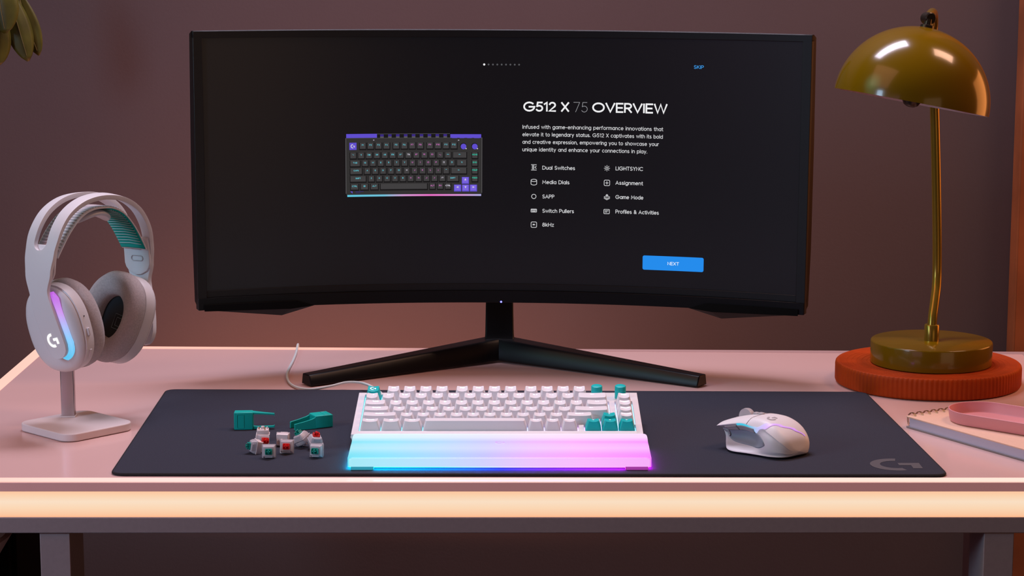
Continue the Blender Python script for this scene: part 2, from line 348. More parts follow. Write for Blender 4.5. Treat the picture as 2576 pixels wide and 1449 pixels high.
# rosy slab edge in front of the rim; its emission imitates LED light within
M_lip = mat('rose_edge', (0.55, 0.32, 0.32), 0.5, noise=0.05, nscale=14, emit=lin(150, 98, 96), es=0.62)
lip = ringmesh(outline(-0.0012), outline(0.010), Z0 - 0.0100, Z0 - 0.0006).build('edge_lip', M_lip, desk, bevel=0.0004)
M_band = glow('light_band_diffuser', [(0, lin(255, 186, 140)), (.10, lin(252, 200, 160)), (.35, lin(252, 216, 180)), (.58, lin(251, 224, 196)), (.8, lin(252, 212, 174)), (1, lin(253, 196, 156))], desk, 'Z', Z0 - 0.0375, Z0 - 0.0095, 0.97, base=(0.1, 0.08, 0.07))
ringmesh(outline(0.0008), outline(0.012), Z0 - 0.0375, Z0 - 0.0100).build('light_band', M_band, desk)
mb = MB(); mb.prism(outline(0.0), Z0 - 0.0545, Z0 - 0.0375); mb.build('apron', M_apron, desk, bevel=0.001)
for (x0, x1, y0, y1) in ((-0.4865, -0.4554, 0.002, 0.07), (0.4862, 0.5171, 0.002, 0.07), (-0.622, -0.591, 0.62, 0.68), (0.612, 0.643, 0.62, 0.68)):
    mb = MB(); mb.box(x0 - .015, x1 - .015, y0 - .37, y1 - .37, 0.0, Z0 - 0.0545); mb.build('leg', M_apron, desk, bevel=0.0008)

# ------------------------------------------------------------------ desk mat
matx0, matx1, maty0, maty1, MT = -0.4205, 0.4445, 0.0165, 0.4370, 0.0032
deskmat = thing('desk_mat', 'wide charcoal cloth desk mat with a grey G logo in its front corner', 'mat', (0.012, 0.2268, Z0))
def rounded_poly(P, r, n=6):
    out = []
    for i in range(len(P)):
        a, b, c = Vector(P[i - 1]), Vector(P[i]), Vector(P[(i + 1) % len(P)])
        p0 = b + (a - b).normalized() * r; p1 = b + (c - b).normalized() * r
        out += [tuple(p0 * (1 - t) ** 2 + b * 2 * t * (1 - t) + p1 * t * t) for t in [k / n for k in range(n + 1)]]
    return out
mc = [(.4500 - .012, .0190 - .2268), (.4310 - .012, .4300 - .2268), (-.4240 - .012, .4455 - .2268), (-.4150 - .012, .0240 - .2268)]
op = rounded_poly(mc, .014)
mb = MB(); mb.prism(op, 0.0004, MT); mb.build('cloth', M_mat, deskmat, bevel=0.0008, seg=3)
mb = MB(); mb.tube([(x, y, MT * .5 + .0001) for x, y in op] + [(op[0][0], op[0][1], MT * .5 + .0001)], 0.0016, 8); mb.build('stitched_edge', M_stitch, deskmat)
mb = MB(); logo(mb, 0.4030 - .012, 0.0600 - .2268, 0.0262, lambda x, y: (x, y * 1.0, MT + .0002)); mb.build('logo', M_matprint, deskmat)
ZM = Z0 + MT

# ------------------------------------------------------------------ monitor
SP = (-.0121, .57, .2716); SR = (-.0123, .0103, .0056); SW, SH = .7534, .3138
def rmat(yaw, tilt, roll):
    return Matrix.Rotation(yaw, 3, 'Z') @ Matrix.Rotation(tilt, 3, 'X') @ Matrix.Rotation(roll, 3, 'Y')
SM = rmat(*SR)
mon_loc = Vector((-0.017, 0.60, Z0))
def SC(u, v, d=0.0):
    """a point on the curved screen: u along the arc, v up, d towards the viewer"""
    a = u; p = SM @ Vector(((1.0 - d) * sin(a), (1.0 - d) * cos(a) - 1.0, v)) + Vector(SP) + Vector((0, 0, Z0))
    return p - mon_loc
monitor = thing('curved_monitor', 'wide curved black monitor on a V-shaped stand showing a dark settings page', 'monitor', mon_loc)
NU = 48
def us(a, b, n=NU): return [a + (b - a) * k / n for k in range(n + 1)]
def curved_slab(mb, u0, u1, v0, v1, d0, d1, n=NU, mi=0):
    """block following the curve; v0 may be a function of u"""
    rings = []
    for u in us(u0, u1, n):
        lo = v0(u) if callable(v0) else v0
        rings.append([SC(u, lo, d1), SC(u, v1, d1), SC(u, v1, d0), SC(u, lo, d0)])
    mb.loft(rings, mi=mi)
UL, UR, VT, VB = -.3885, .3885, .1660, -.1805
# rear shell, bezel frame, screen
mb = MB()
rings = []
for u in us(UL, UR):
    k = 1 - (abs(u) / UR) ** 3
    rings.append([SC(u, VB + .004, -.004), SC(u, VT, -.004), SC(u, VT - .004, -.016 - .016 * k), SC(u, .03, -.020 - .040 * k), SC(u, -.10, -.020 - .038 * k), SC(u, VB + .008, -.014 - .010 * k)])
mb.loft(rings); recalc(mb.build('rear_shell', M_black, monitor, bevel=0.001))
hw, hh = SW / 2, SH / 2
mb = MB()
curved_slab(mb, UL, UR, hh, VT - .0005, -.006, .0035)                       # top
curved_slab(mb, UL, UR, -.1658, -hh, -.006, .0020)                          # strip under the screen
curved_slab(mb, UL, -hw, VB, VT - .0005, -.006, .0035, 3)
curved_slab(mb, hw, UR, VB, VT - .0005, -.006, .0035, 3)
recalc(mb.build('bezel', M_bezel, monitor, bevel=0.0006))
def chin_low(u):
    return -.1812
mb = MB(); curved_slab(mb, UL + .0005, UR - .0005, chin_low, -.1656, -.006, .0042)
recalc(mb.build('chin', M_black, monitor, bevel=0.0008))
M_under_black = mat('matte_black', (0.006, 0.006, 0.006), 0.7, spec=0.08)
for s in (-1, 1):                                                           # faceted wings under the chin
    a = [(s * .232, -.1790), (s * .381, -.1790)]
    mb = MB()
    P = [SC(s * .240, -.1812, .004), SC(s * .262, -.1740, .0065), SC(s * .381, -.1740, .0065), SC(s * .381, -.1822, .0062), SC(s * .270, -.1842, .0062), SC(s * .2795, -.1955, -.012), SC(s * .372, -.1845, -.012), SC(s * .240, -.1812, -.012), SC(s * .262, -.1740, -.012), SC(s * .381, -.1740, -.012)]
    mb.add(P, [(0, 1, 2, 3, 4), (0, 4, 5, 7), (4, 3, 6, 5), (7, 5, 6, 9, 8), (1, 8, 9, 2), (2, 9, 6, 3), (0, 7, 8, 1)])
    recalc(mb.build('chin_wing', M_under_black, monitor, bevel=0.0003))
mb = MB(); c = SC(-.0008, -.1800, .0044)
mb.lathe([(0.0001, .0006), (.0010, .0003), (.0013, -.0003)], 12, Matrix.Translation(c) @ Matrix.Rotation(radians(90), 4, 'X')); mb.build('power_light', emis('blue_led', (90, 90, 255), 6.0), monitor)
# stand
mb = MB()
A0 = Vector((-.0175, .655, 0)); FL = Vector((-.2570, .482, 0)); FR = Vector((.2370, .476, 0))
def legbar(mb, tip, h0=.0275, h1=.0135, w0=.022, w1=.013):
    rings = []
    d = (tip - A0).normalized(); n = Vector((-d.y, d.x, 0));
    if n.y > 0: n = -n
    L = (tip - A0).length
    for k in range(13):
        f = k / 12; p = A0 + d * (L * f); h = h0 + (h1 - h0) * f; w_ = w0 + (w1 - w0) * f
        base = .0012 + .0016 * (1 - f)
        q = [(n * w_, base), (n * w_, base + h * .14), (n * (w_ * .72), base + h * .86), (n * (w_ * .55), base + h), (-n * w_ * .6, base + h), (-n * w_ * .8, base)]
        rings.append([p + a + Vector((0, 0, b + Z0)) - mon_loc for a, b in q])
    mb.loft(rings)
legbar(mb, FL); o = recalc(mb.build('stand_leg', M_black, monitor, bevel=0.0012))
mb = MB(); legbar(mb, FR); recalc(mb.build('stand_leg', M_black, monitor, bevel=0.0012))
mb = MB()
neck = []
for z, y, hw_, dd in ((.004, .652, .022, .018), (.020, .652, .0205, .016), (.030, .655, .0192, .013), (.036, .658, .0188, .011), (.09, .664, .0178, .009), (.20, .672, .0178, .009), (.26, .672, .0178, .009)):
    neck.append([Vector((-.0165 + sx * hw_, y + sy * dd, z + Z0)) - mon_loc for sx, sy in ((-1, -1), (1, -1), (1, 1), (-1, 1))])
mb.loft(neck); recalc(mb.build('stand_neck', M_black, monitor, bevel=0.002, seg=3))
mb = MB(); mb.box(-.05, .05, -.012, .012, -.05, .05, lambda p: Vector(p) + Vector((-.0165, .652, .27 + Z0)) - mon_loc); mb.build('stand_mount', M_black, monitor, bevel=0.004)
for t_ in (FL, FR):
    mb = MB(); d = (A0 - t_).normalized(); mb.lathe([(.006, .0), (.0065, .0014)], 16, Matrix.Translation(t_ + d * .02 + Vector((0, 0, Z0)) - mon_loc)); mb.build('rubber_foot', M_stitch, monitor)
# the screen and what it shows
m_, nt_, b_ = new_mat('screen_panel')
b_.inputs['Base Color'].default_value = (0.010, 0.010, 0.012, 1); b_.inputs['Roughness'].default_value = 0.34; b_.inputs['Specular IOR Level'].default_value = 0.42
b_.inputs['Emission Color'].default_value = (*lin(24, 22, 25), 1); b_.inputs['Emission Strength'].default_value = 0.22
M_screen = m_
mb = MB(); g = []
for u in us(-hw, hw, 64): g.append([SC(u, v, .0004) for v in (-hh, -hh / 2, 0, hh / 2, hh)])
mb.loft(g, closed=False); screen = mb.build('screen', M_screen, monitor)
# make sure the panel faces the viewer
import bmesh
bm = bmesh.new(); bm.from_mesh(screen.data)
if sum(f.normal.y for f in bm.faces) > 0: bmesh.ops.reverse_faces(bm, faces=bm.faces[:])
bm.to_mesh(screen.data); bm.free()
def S(u, v): return SC(u, v, .0009)
def S2(u, v): return SC(u, v, .0012)
def S3(u, v): return SC(u, v, .0015)
E_white = emis('ui_white', (238, 238, 240)); E_soft = emis('ui_soft', (205, 205, 208)); E_dim = emis('ui_dim', (84, 84, 88)); E_75 = emis('ui_thin', (150, 150, 155))
E_blue = emis('ui_blue', (38, 140, 236)); E_link = emis('ui_link', (62, 150, 225)); E_btn = emis('ui_button_text', (225, 240, 255))
def disc(mb, cx, cy, r, S, n=16, mi=0, r2=None):
    r2 = r2 or r
    mb.add([S(cx + r * cos(2 * pi * k / n), cy + r2 * sin(2 * pi * k / n)) for k in range(n)], [tuple(range(n))], mi)
def quad(mb, x0, x1, y0, y1, S, mi=0, n=1):
    for k in range(n):
        a = x0 + (x1 - x0) * k / n; b = x0 + (x1 - x0) * (k + 1) / n
        mb.add([S(a, y0), S(b, y0), S(b, y1), S(a, y1)], [(0, 1, 2, 3)], mi)
def loop(pts): return pts + [pts[0]]
def mm(v): return v / 1000.0
mb = MB(); disc(mb, mm(-23.5), mm(122.2), .00135, S); mb.build('page_dot', E_white, screen)
for k in range(1, 9):
    mb = MB(); disc(mb, mm(-23.5 + 5.49 * k), mm(122.2), .00115, S); mb.build('page_dot', E_dim, screen)
mb = MB(); text(mb, 'SKIP', mm(240.5), mm(120.4), mm(4.4), S, width=mm(12.0), t=.15); o = mb.build('skip_link', E_link, screen); o['label'] = 'blue SKIP lettering'
mb = MB(); text(mb, 'G512 X', mm(27.0), mm(63.4), mm(12.6), S, width=mm(56.0), t=.165, sp=.20); text(mb, 'OVERVIEW', mm(114.0), mm(63.4), mm(12.6), S, width=mm(93.0), t=.165, sp=.20)
text(mb, '75', mm(89.6), mm(63.4), mm(12.6), S, width=mm(17.2), t=.05, sp=.20, mi=1); o = mb.build('heading', [E_white, E_75], screen); o['label'] = 'large white heading G512 X 75 OVERVIEW'
mb = MB()
for s_, x0, x1, y in (('Infused with game-enhancing performance innovations that', 25.5, 202.7, 41.6), ('elevate it to legendary status. G512 X captivates with its bold', 25.5, 202.4, 32.1),
                      ('and creative expression, empowering you to showcase your', 25.5, 197.5, 22.6), ('unique identity and enhance your connections in play.', 25.5, 183.1, 13.0)):
    text(mb, s_, mm(x0), mm(y), mm(5.0), S, width=mm(x1 - x0), t=.135, sp=.25)
mb.build('paragraph', E_soft, screen)
mb = MB()
for s_, x0, x1, y in (('Dual Switches', 51.0, 91.8, -10.0), ('Media Dials', 51.1, 84.9, -28.3), ('SAPP', 51.3, 65.9, -46.7), ('Switch Pullers', 51.4, 91.0, -65.0), ('8kHz', 51.5, 65.7, -82.8),
                      ('LIGHTSYNC', 143.9, 178.0, -9.2), ('Assignment', 144.0, 178.3, -27.4), ('Game Mode', 144.2, 179.0, -45.5), ('Profiles & Activities', 144.5, 199.0, -64.1)):
    mb2 = MB(); text(mb2, s_, mm(x0), mm(y), mm(5.0), S, width=mm(x1 - x0), t=.15, sp=.25); mb2.build('feature_text', E_soft, screen)
def icon(x, y, fn):
    mb = MB(); fn(mb, mm(x), mm(y)); mb.build('feature_icon', E_soft, screen)
T_ = mm(.75)
def ln(mb, x, y, pts): ribbon(mb, [(x + mm(a), y + mm(b)) for a, b in pts], T_, S)
def rr(mb, x, y, w_, h_, r_): ribbon(mb, loop([(x + mm(a), y + mm(b)) for a, b in rrect(w_, h_, r_, 4)]), T_, S)
def ell(mb, x, y, rx, ry, a0=0, a1=360):
    n = 20; ribbon(mb, [(x + mm(rx) * cos(radians(a0 + (a1 - a0) * k / n)), y + mm(ry) * sin(radians(a0 + (a1 - a0) * k / n))) for k in range(n + 1)], T_, S)
icon(39.9, -7.2, lambda mb, x, y: (ln(mb, x, y, [(-3.2, 3.4), (3.2, 3.4)]), ln(mb, x, y, [(-3.2, -3.4), (3.2, -3.4)]), [ln(mb, x, y, [(-2.2, k), (.2, k)]) for k in (-1.9, -.6, .7, 2)], ln(mb, x, y, [(3, 1.6), (1.4, 0), (3, -1.6)])))
icon(40.0, -26.0, lambda mb, x, y: (ell(mb, x, y + mm(2.2), 3.6, 1.5), ell(mb, x, y - mm(2.2), 3.6, 1.5, 180, 360), ln(mb, x, y, [(-3.6, 2.2), (-3.6, -2.2)]), ln(mb, x, y, [(3.6, 2.2), (3.6, -2.2)])))
icon(40.1, -44.3, lambda mb, x, y: ell(mb, x, y, 2.8, 2.8))
icon(40.2, -62.4, lambda mb, x, y: (rr(mb, x, y, 7, 3.8, .5), [ln(mb, x, y, [(k, .2), (k, 1.4)]) for k in (-2.4, -1.2, 0, 1.2, 2.4)], [ln(mb, x, y, [(-2, -.9), (2, -.9)])]))
icon(40.4, -80.5, lambda mb, x, y: (rr(mb, x, y, 7, 7, 1.4), text(mb, '8K', x, y - mm(.8), mm(1.9), S, t=.3, align='c')))
icon(132.6, -6.8, lambda mb, x, y: (ell(mb, x, y, 1.3, 1.3), [ln(mb, x, y, [(2.5 * cos(a * pi / 4), 2.5 * sin(a * pi / 4)), (3.5 * cos(a * pi / 4), 3.5 * sin(a * pi / 4))]) for a in range(8)]))
icon(132.8, -25.4, lambda mb, x, y: (rr(mb, x, y, 7, 7, 1.4), ln(mb, x, y, [(-1.7, 0), (1.7, 0)]), ln(mb, x, y, [(0, -1.7), (0, 1.7)])))
icon(133.0, -43.6, lambda mb, x, y: (ln(mb, x, y, loop([(-3.6, .2), (0, 2.2), (3.6, .2), (0, -1.8)])), ln(mb, x, y, [(-3.6, -1.3), (0, -3.3), (3.6, -1.3)]), ell(mb, x, y + mm(2.4), 1.0, 1.0), ln(mb, x, y, [(0, 1.6), (0, 0)])))
icon(132.9, -61.9, lambda mb, x, y: (rr(mb, x, y, 7, 5.4, .7), ln(mb, x, y, [(-2, .9), (2, .9)]), ln(mb, x, y, [(-2, -.7), (.5, -.7)])))
mb = MB(); out = rrect(.0779, .0182, .0022, 5, .21865, -.1257)
cols = sorted(set(round(x, 6) for x, y in out)); 
top = sorted([p for p in out if p[1] > -.1257]); bot = sorted([p for p in out if p[1] <= -.1257])
nb = 12; xs = [top[0][0] + (top[-1][0] - top[0][0]) * k / nb for k in range(nb + 1)]
mb.add([S(*p) for p in top[:6]] + [S(*p) for p in reversed(bot[:6])], [tuple(range(12))])
mb.add([S(*p) for p in top[-6:]] + [S(*p) for p in reversed(bot[-6:])], [tuple(range(12))])
quad(mb, top[5][0], top[-6][0], -.1257 - .0091, -.1257 + .0091, S, n=10)
button = mb.build('next_button', E_blue, screen)
mb = MB(); text(mb, 'NEXT', mm(218.9), mm(-127.9), mm(4.3), S2, width=mm(14.2), t=.15, align='c'); o = mb.build('next_text', E_btn, screen); o['label'] = 'white NEXT lettering'
# picture of a dark compact keyboard shown on the screen
kcols = [emis('pic_body', (52, 50, 50)), emis('pic_key_side', (27, 25, 26)), emis('pic_key_top', (66, 64, 65)), emis('pic_purple', (96, 78, 205)), emis('pic_cyan', (95, 190, 205)),
         emis('pic_pink', (205, 110, 190)), emis('pic_white', (205, 200, 215)), emis('pic_edge', (88, 86, 88)), emis('pic_deep_purple', (58, 42, 130)), emis('pic_teal', (40, 190, 160)), emis('pic_mid_purple', (122, 100, 222))]
KX0, KX1, KY0, KY1 = mm(-198.8), mm(-25.2), mm(-44.8), mm(35.4)
def kp(px, py):     # picture position inside the 2240 x 1035 drawing of the keyboard
    return KX0 + (px - 168) / 2258 * (KX1 - KX0), KY1 - (py - 158) / 1042 * (KY1 - KY0)
def krect(mb, x0, y0, x1, y1, S, mi):
    a = kp(x0, y1); b = kp(x1, y0); quad(mb, a[0], b[0], a[1], b[1], S, mi, n=max(1, int((b[0] - a[0]) / .008)))
mb = MB()
krect(mb, 172, 228, 2420, 1140, lambda u, v: SC(u, v, .0007), 7); krect(mb, 182, 232, 2410, 1165, S, 0)
krect(mb, 185, 160, 690, 225, S, 3); krect(mb, 1895, 172, 2402, 236, S, 3); krect(mb, 690, 160, 1890, 166, S, 7); krect(mb, 690, 166, 1895, 228, S, 1)
for k in range(9): krect(mb, 742 + k * 130, 170, 800 + k * 130, 205, S2, 8); krect(mb, 742 + k * 130, 205, 800 + k * 130, 228, S2, 7)
pic = mb.build('keyboard_picture', kcols, screen); pic['label'] = 'picture of a black compact keyboard with purple accents'
mb = MB()
STR = [(0, lin(92, 200, 225)), (.28, lin(110, 190, 215)), (.42, lin(205, 150, 205)), (.62, lin(225, 105, 190)), (.85, lin(200, 140, 200)), (1, lin(160, 165, 215))]
for k in range(24):
    krect(mb, 196 + k * 92, 1160, 196 + (k + 1) * 92, 1192, S2, 0)
SREF = bpy.data.objects['screen']
mb.build('picture_light_strip', glow('pic_strip', STR, None, 'X', SC(KX0, 0).x, SC(KX1, 0).x, 1.0, base=(0, 0, 0)), screen)
LET = []; KEYS = []
def pk(x0, x1, y0, y1, txt, c, top=2, side=1):
    krect(KM, x0 - 4, y0 + 2, x1 + 8, y1 + 16, S2, side); krect(KM, x0 + 8, y0 + 4, x1 - 8, y1 - 8, S3, top)
    if txt: a = kp((x0 + x1) / 2, y0 + 52); text(KM, txt, a[0], a[1], .0019, lambda u, v: SC(u, v, .0018), t=.2, align='c', mi=c, sp=.3, width=min(text_width(txt, .3) * .0019, .0052 if len(txt) < 4 else .0062))
KM = MB()
def cc(x): return 4 if x < 1100 or x > 1750 else (6 if x < 1180 or x > 1690 else 5)
krect(KM, 235, 302, 353, 420, S2, 3); a = kp(290, 360); logo(KM, a[0], a[1], .0026, S3, 6)
for i in range(12):
    x = (400, 528, 658, 790)[i] if i < 4 else ((948, 1082, 1212, 1345)[i - 4] if i < 8 else (1503, 1636, 1768, 1898)[i - 8]); pk(x, x + 110, 302, 412, 'F%d' % (i + 1), cc(x))
for i, s_ in enumerate(['`~', '1!', '2@', '3#', '4$', '5%', '6^', '7&', '8*', '9(', '0)', '-_', '=+']): x = 242 + i * 130; pk(x, x + 108, 462, 566, s_, cc(x))
pk(1932, 2165, 462, 566, '\x01', 4); pk(242, 412, 592, 695, 'TAB', 4)
for i, s_ in enumerate(list('QWERTYUIOP') + ['[{', ']}']): x = 438 + i * 130; pk(x, x + 105, 592, 695, s_, cc(x))
pk(2000, 2165, 592, 695, '\\|', 4); pk(242, 444, 720, 825, 'CAPS', 4)
for i, s_ in enumerate(list('ASDFGHJKL') + [';:', "'\""]): x = 474 + i * 130; pk(x, x + 105, 720, 825, s_, cc(x))
pk(1905, 2165, 720, 825, '\x01', 4); pk(242, 508, 848, 950, 'SHIFT', 4)
for i, s_ in enumerate(list('ZXCVBNM') + [',<', '.>', '/?']): x = 540 + i * 130; pk(x, x + 105, 848, 950, s_, cc(x))
pk(1838, 2035, 852, 952, 'SHIFT', 4)
for x0, x1, s_, c_ in ((248, 384, 'CTRL', 4), (412, 545, '\x02', 4), (576, 708, 'ALT', 4), (738, 1518, '', 4), (1550, 1648, 'ALT', 5), (1680, 1778, 'FN', 5), (1808, 1905, 'CTRL', 6)): pk(x0, x1, 978, 1080, s_, c_)
for i, s_ in enumerate(('HOME', 'END', 'PGUP', 'PGDN')): pk(2248, 2350, 466 + i * 128, 570 + i * 128, s_, 9)
for (x, y, r_) in ((2085, 878, 90), (1956, 1004, 180), (2088, 1004, 270), (2218, 1004, 0)):
    krect(KM, x, y, x + 118, y + 114, S2, 3); krect(KM, x + 10, y + 6, x + 104, y + 96, S3, 10)
    a = kp(x + 58, y + 40); R = .0017; KM.add([SC(a[0] + R * cos(radians(r_ + q)), a[1] + R * sin(radians(r_ + q)), .0018) for q in (0, 130, 230)], [(0, 1, 2)], 6)
for x in (2112, 2298):
    a = kp(x, 374); disc(KM, a[0] - .0003, a[1] + .0004, .0042, S2, 20, 1); disc(KM, a[0], a[1], .0036, S3, 20, 3); b = kp(x + 42, 408); disc(KM, b[0], b[1], .0008, lambda u, v: SC(u, v, .0018), 8, 6)
krect(KM, 626, 258, 646, 268, S2, 6); krect(KM, 2020, 266, 2042, 276, S2, 6)
a, b, c_ = kp(244, 1102), kp(282, 1102), kp(282, 1138); KM.add([S2(*a), S2(*b), S2(*c_)], [(0, 1, 2)], 3)
krect(KM, 330, 1104, 465, 1110, S2, 8); krect(KM, 335, 1126, 410, 1132, S2, 8)
KM.build('picture_keys', kcols, screen)

# ------------------------------------------------------------------ keyboard
U = .0183; TAU = radians(8.0); KY = .128; KXc = -.0148
kb = thing('mechanical_keyboard', 'white compact keyboard with glowing legends and teal accent keys on the desk mat', 'keyboard', (KXc, KY, ZM))
KL = -.1661 - KXc                                   # left edge of the key field, local
KF = .0125                                          # start of the key field behind the front edge
ZF = .0165                                          # height of the case top at its front edge
def T(x, y, z=0.0):
    """keyboard deck coordinates (y up the slope, z off the deck) to local"""
    return Vector((x, y * cos(TAU) - z * sin(TAU), ZF + y * sin(TAU) + z * cos(TAU)))
CW0, CW1, CD = -.1752 - KXc, .1432 - KXc, .1340
mb = MB()
def case_ring(zf, inset):
    out = rrect(CW1 - CW0 - 2 * inset, CD - 2 * inset, .006, 5, (CW0 + CW1) / 2, CD / 2)
    return [zf(x, y) for x, y in out]
mb.loft([case_ring(lambda x, y: Vector((x, y * cos(TAU), .0010 + y * .10)), .003), case_ring(lambda x, y: Vector((x, y * cos(TAU), .004 + y * .10)), .0026), case_ring(lambda x, y: T(x, y, -.0052), .0), case_ring(lambda x, y: T(x, y, -.0052), .004)])
case = recalc(mb.build('case', M_white, kb))
def hole_frame(mb, holes, z0, z1):
    """raised deck with rectangular openings, from a grid of cells"""
    xs = sorted(set([CW0 + .0008, CW1 - .0008] + [h[0] for h in holes] + [h[1] for h in holes])); ys = sorted(set([.0008, CD - .0008] + [h[2] for h in holes] + [h[3] for h in holes]))
    inside = lambda cx, cy: any(h[0] < cx < h[1] and h[2] < cy < h[3] for h in holes)
    vid = {}; vs = []; fs = []
    def V(i, j, k):
        if (i, j, k) not in vid: vid[(i, j, k)] = len(vs); vs.append(T(xs[i], ys[j], (z0, z1)[k]))
        return vid[(i, j, k)]
    solid = {(i, j): not inside((xs[i] + xs[i + 1]) / 2, (ys[j] + ys[j + 1]) / 2) for i in range(len(xs) - 1) for j in range(len(ys) - 1)}
    for (i, j), s_ in solid.items():
        if not s_: continue
        fs += [(V(i, j, 1), V(i + 1, j, 1), V(i + 1, j + 1, 1), V(i, j + 1, 1)), (V(i, j, 0), V(i, j + 1, 0), V(i + 1, j + 1, 0), V(i + 1, j, 0))]
        for (di, dj, a, b) in ((0, -1, (i, j), (i + 1, j)), (1, 0, (i + 1, j), (i + 1, j + 1)), (0, 1, (i + 1, j + 1), (i, j + 1)), (-1, 0, (i, j + 1), (i, j))):
            if not solid.get((i + di, j + dj), False): fs.append((V(*a, 0), V(*b, 0), V(*b, 1), V(*a, 1)))
    mb.add(vs, fs)
g_ = .0009
def X(u): return KL + u * U
def Yr(r): return KF + r * U                        # front of row r counted from the space bar row
YF = KF + 5 * U + .0040                              # front of the function row
holes = [(X(0) - g_, X(13) + .0012, Yr(0) - g_, Yr(1)), (X(0) - g_, X(14) + g_, Yr(1), Yr(2)), (X(0) - g_, X(15) + g_, Yr(2), Yr(5) + g_), (X(0) - g_, X(1) + g_, Yr(5) + g_, YF + U + g_),
         (X(1.25) - g_, X(5.25) + g_, YF - g_, YF + U + g_), (X(5.5) - g_, X(9.5) + g_, YF - g_, YF + U + g_), (X(9.75) - g_, X(13.75) + g_, YF - g_, YF + U + g_),
         (X(15.44) - g_, X(16.44) + g_, Yr(1) + g_, Yr(5) + g_), (X(13.42) - g_, X(16.42) + g_, Yr(0) - g_, Yr(1)), (X(14.42) - g_, X(15.42) + g_, Yr(1), Yr(2))]
mb = MB(); hole_frame(mb, holes, -.0052, 0.0); deck = mb.build('top_deck', M_white, kb, bevel=.0006)
CY = [(0, lin(70, 215, 225)), (.45, lin(90, 190, 220)), (.62, lin(170, 170, 225)), (.8, lin(205, 150, 215)), (1, lin(80, 190, 215))]
M_plate = glow('lit_switch_plate', CY, kb, 'X', CW0, CW1, 1.6, base=(0.5, 0.6, 0.65))
mb = MB(); mb.box(CW0 + .004, CW1 - .004, .005, CD - .004, -.0054, -.0040, lambda p: T(*p)); mb.build('switch_plate', M_plate, kb)
for x in (CW0 + .03, CW1 - .03):
    mb = MB(); mb.box(x - .012, x + .012, .120, .128, 0.0003, .016); mb.build('foot', M_board, kb, bevel=.001)
LG = [(0, lin(190, 245, 255)), (.4, lin(205, 240, 255)), (.6, lin(225, 215, 255)), (.8, lin(245, 205, 255)), (1, lin(215, 235, 255))]
M_legend = glow('lit_legend', LG, kb, 'X', CW0, CW1, 1.25)
M_legwhite = mat('white_legend', (0.85, 0.88, 0.9), 0.5, emit=(0.8, 0.95, 1.0), es=0.25)
ROWH = [.0094, .0093, .0093, .0098, .0113, .0113]; ROWD = [radians(a) for a in (-7, -4, -1.5, 1, 4, 6)]
def topz(x, y, r, hw_): return ROWH[r] + math.tan(ROWD[r]) * (y - .0) * 1.0 - (.0012 if hw_ < .009 else (.0007 if hw_ < .03 else 0.0)) * (1 - min(1, (x / hw_)) ** 2)
kc_cache = {}
def keycap_mesh(wu, r, m):
    key = (wu, r, m.name)
    if key in kc_cache: return kc_cache[key]
    W_ = wu * U - .0010; D_ = U - .0010; tw = W_ - .0054; td = D_ - .0046; oy = .0006; hw_ = tw / 2
    H = ROWH[r]
    def kring(w_, d_, rad):
        out = rrect(w_, d_, rad, 4); a = out[:5]; b = out[5:10]; c = out[10:15]; d = out[15:]
        mid = lambda p, q: [(p[0] + (q[0] - p[0]) * k / 9, p[1] + (q[1] - p[1]) * k / 9) for k in range(1, 9)]
        return a + mid(a[-1], b[0]) + b + c + mid(c[-1], d[0]) + d
    def ring(w_, d_, rad, f=None, z=None, oy_=0): return [(x, y + oy_, (f(x, y + oy_) if f else z)) for x, y in kring(w_, d_, rad)]
    tz = lambda x, y: topz(x, y, r, hw_)
    rg = [ring(W_, D_, .0010, z=-.0038), ring(W_ - .0002, D_ - .0002, .0012, z=0.0)]
    for f in (.35, .7):
        rg.append([(x * (1 - f) + x2 * f, y * (1 - f) + y2 * f, z2 * f) for (x, y, z1), (x2, y2, z2) in zip(ring(W_ - .0002, D_ - .0002, .0012, z=0), ring(tw + .0006, td + .0006, .0022, f=lambda x, y: tz(x, y) - .0009, oy_=oy))])
    rg.append(ring(tw + .0006, td + .0006, .0022, f=lambda x, y: tz(x, y) - .0008, oy_=oy))
    rg.append(ring(tw + .0001, td + .0001, .0022, f=lambda x, y: tz(x, y) - .00015, oy_=oy)); rg.append(ring(tw - .0007, td - .0007, .0020, f=tz, oy_=oy))
    for k in (.75, .45, .15): rg.append([(x * k, (y - oy) * k + oy, tz(x * k, (y - oy) * k + oy)) for x, y, z in ring(tw - .0007, td - .0007, .0020, f=tz, oy_=oy)])
    mb = MB(); mb.loft(rg); o = mb.build('keycap', m, None, angle=40); me = o.data; bpy.data.objects.remove(o)
    kc_cache[key] = me; return me
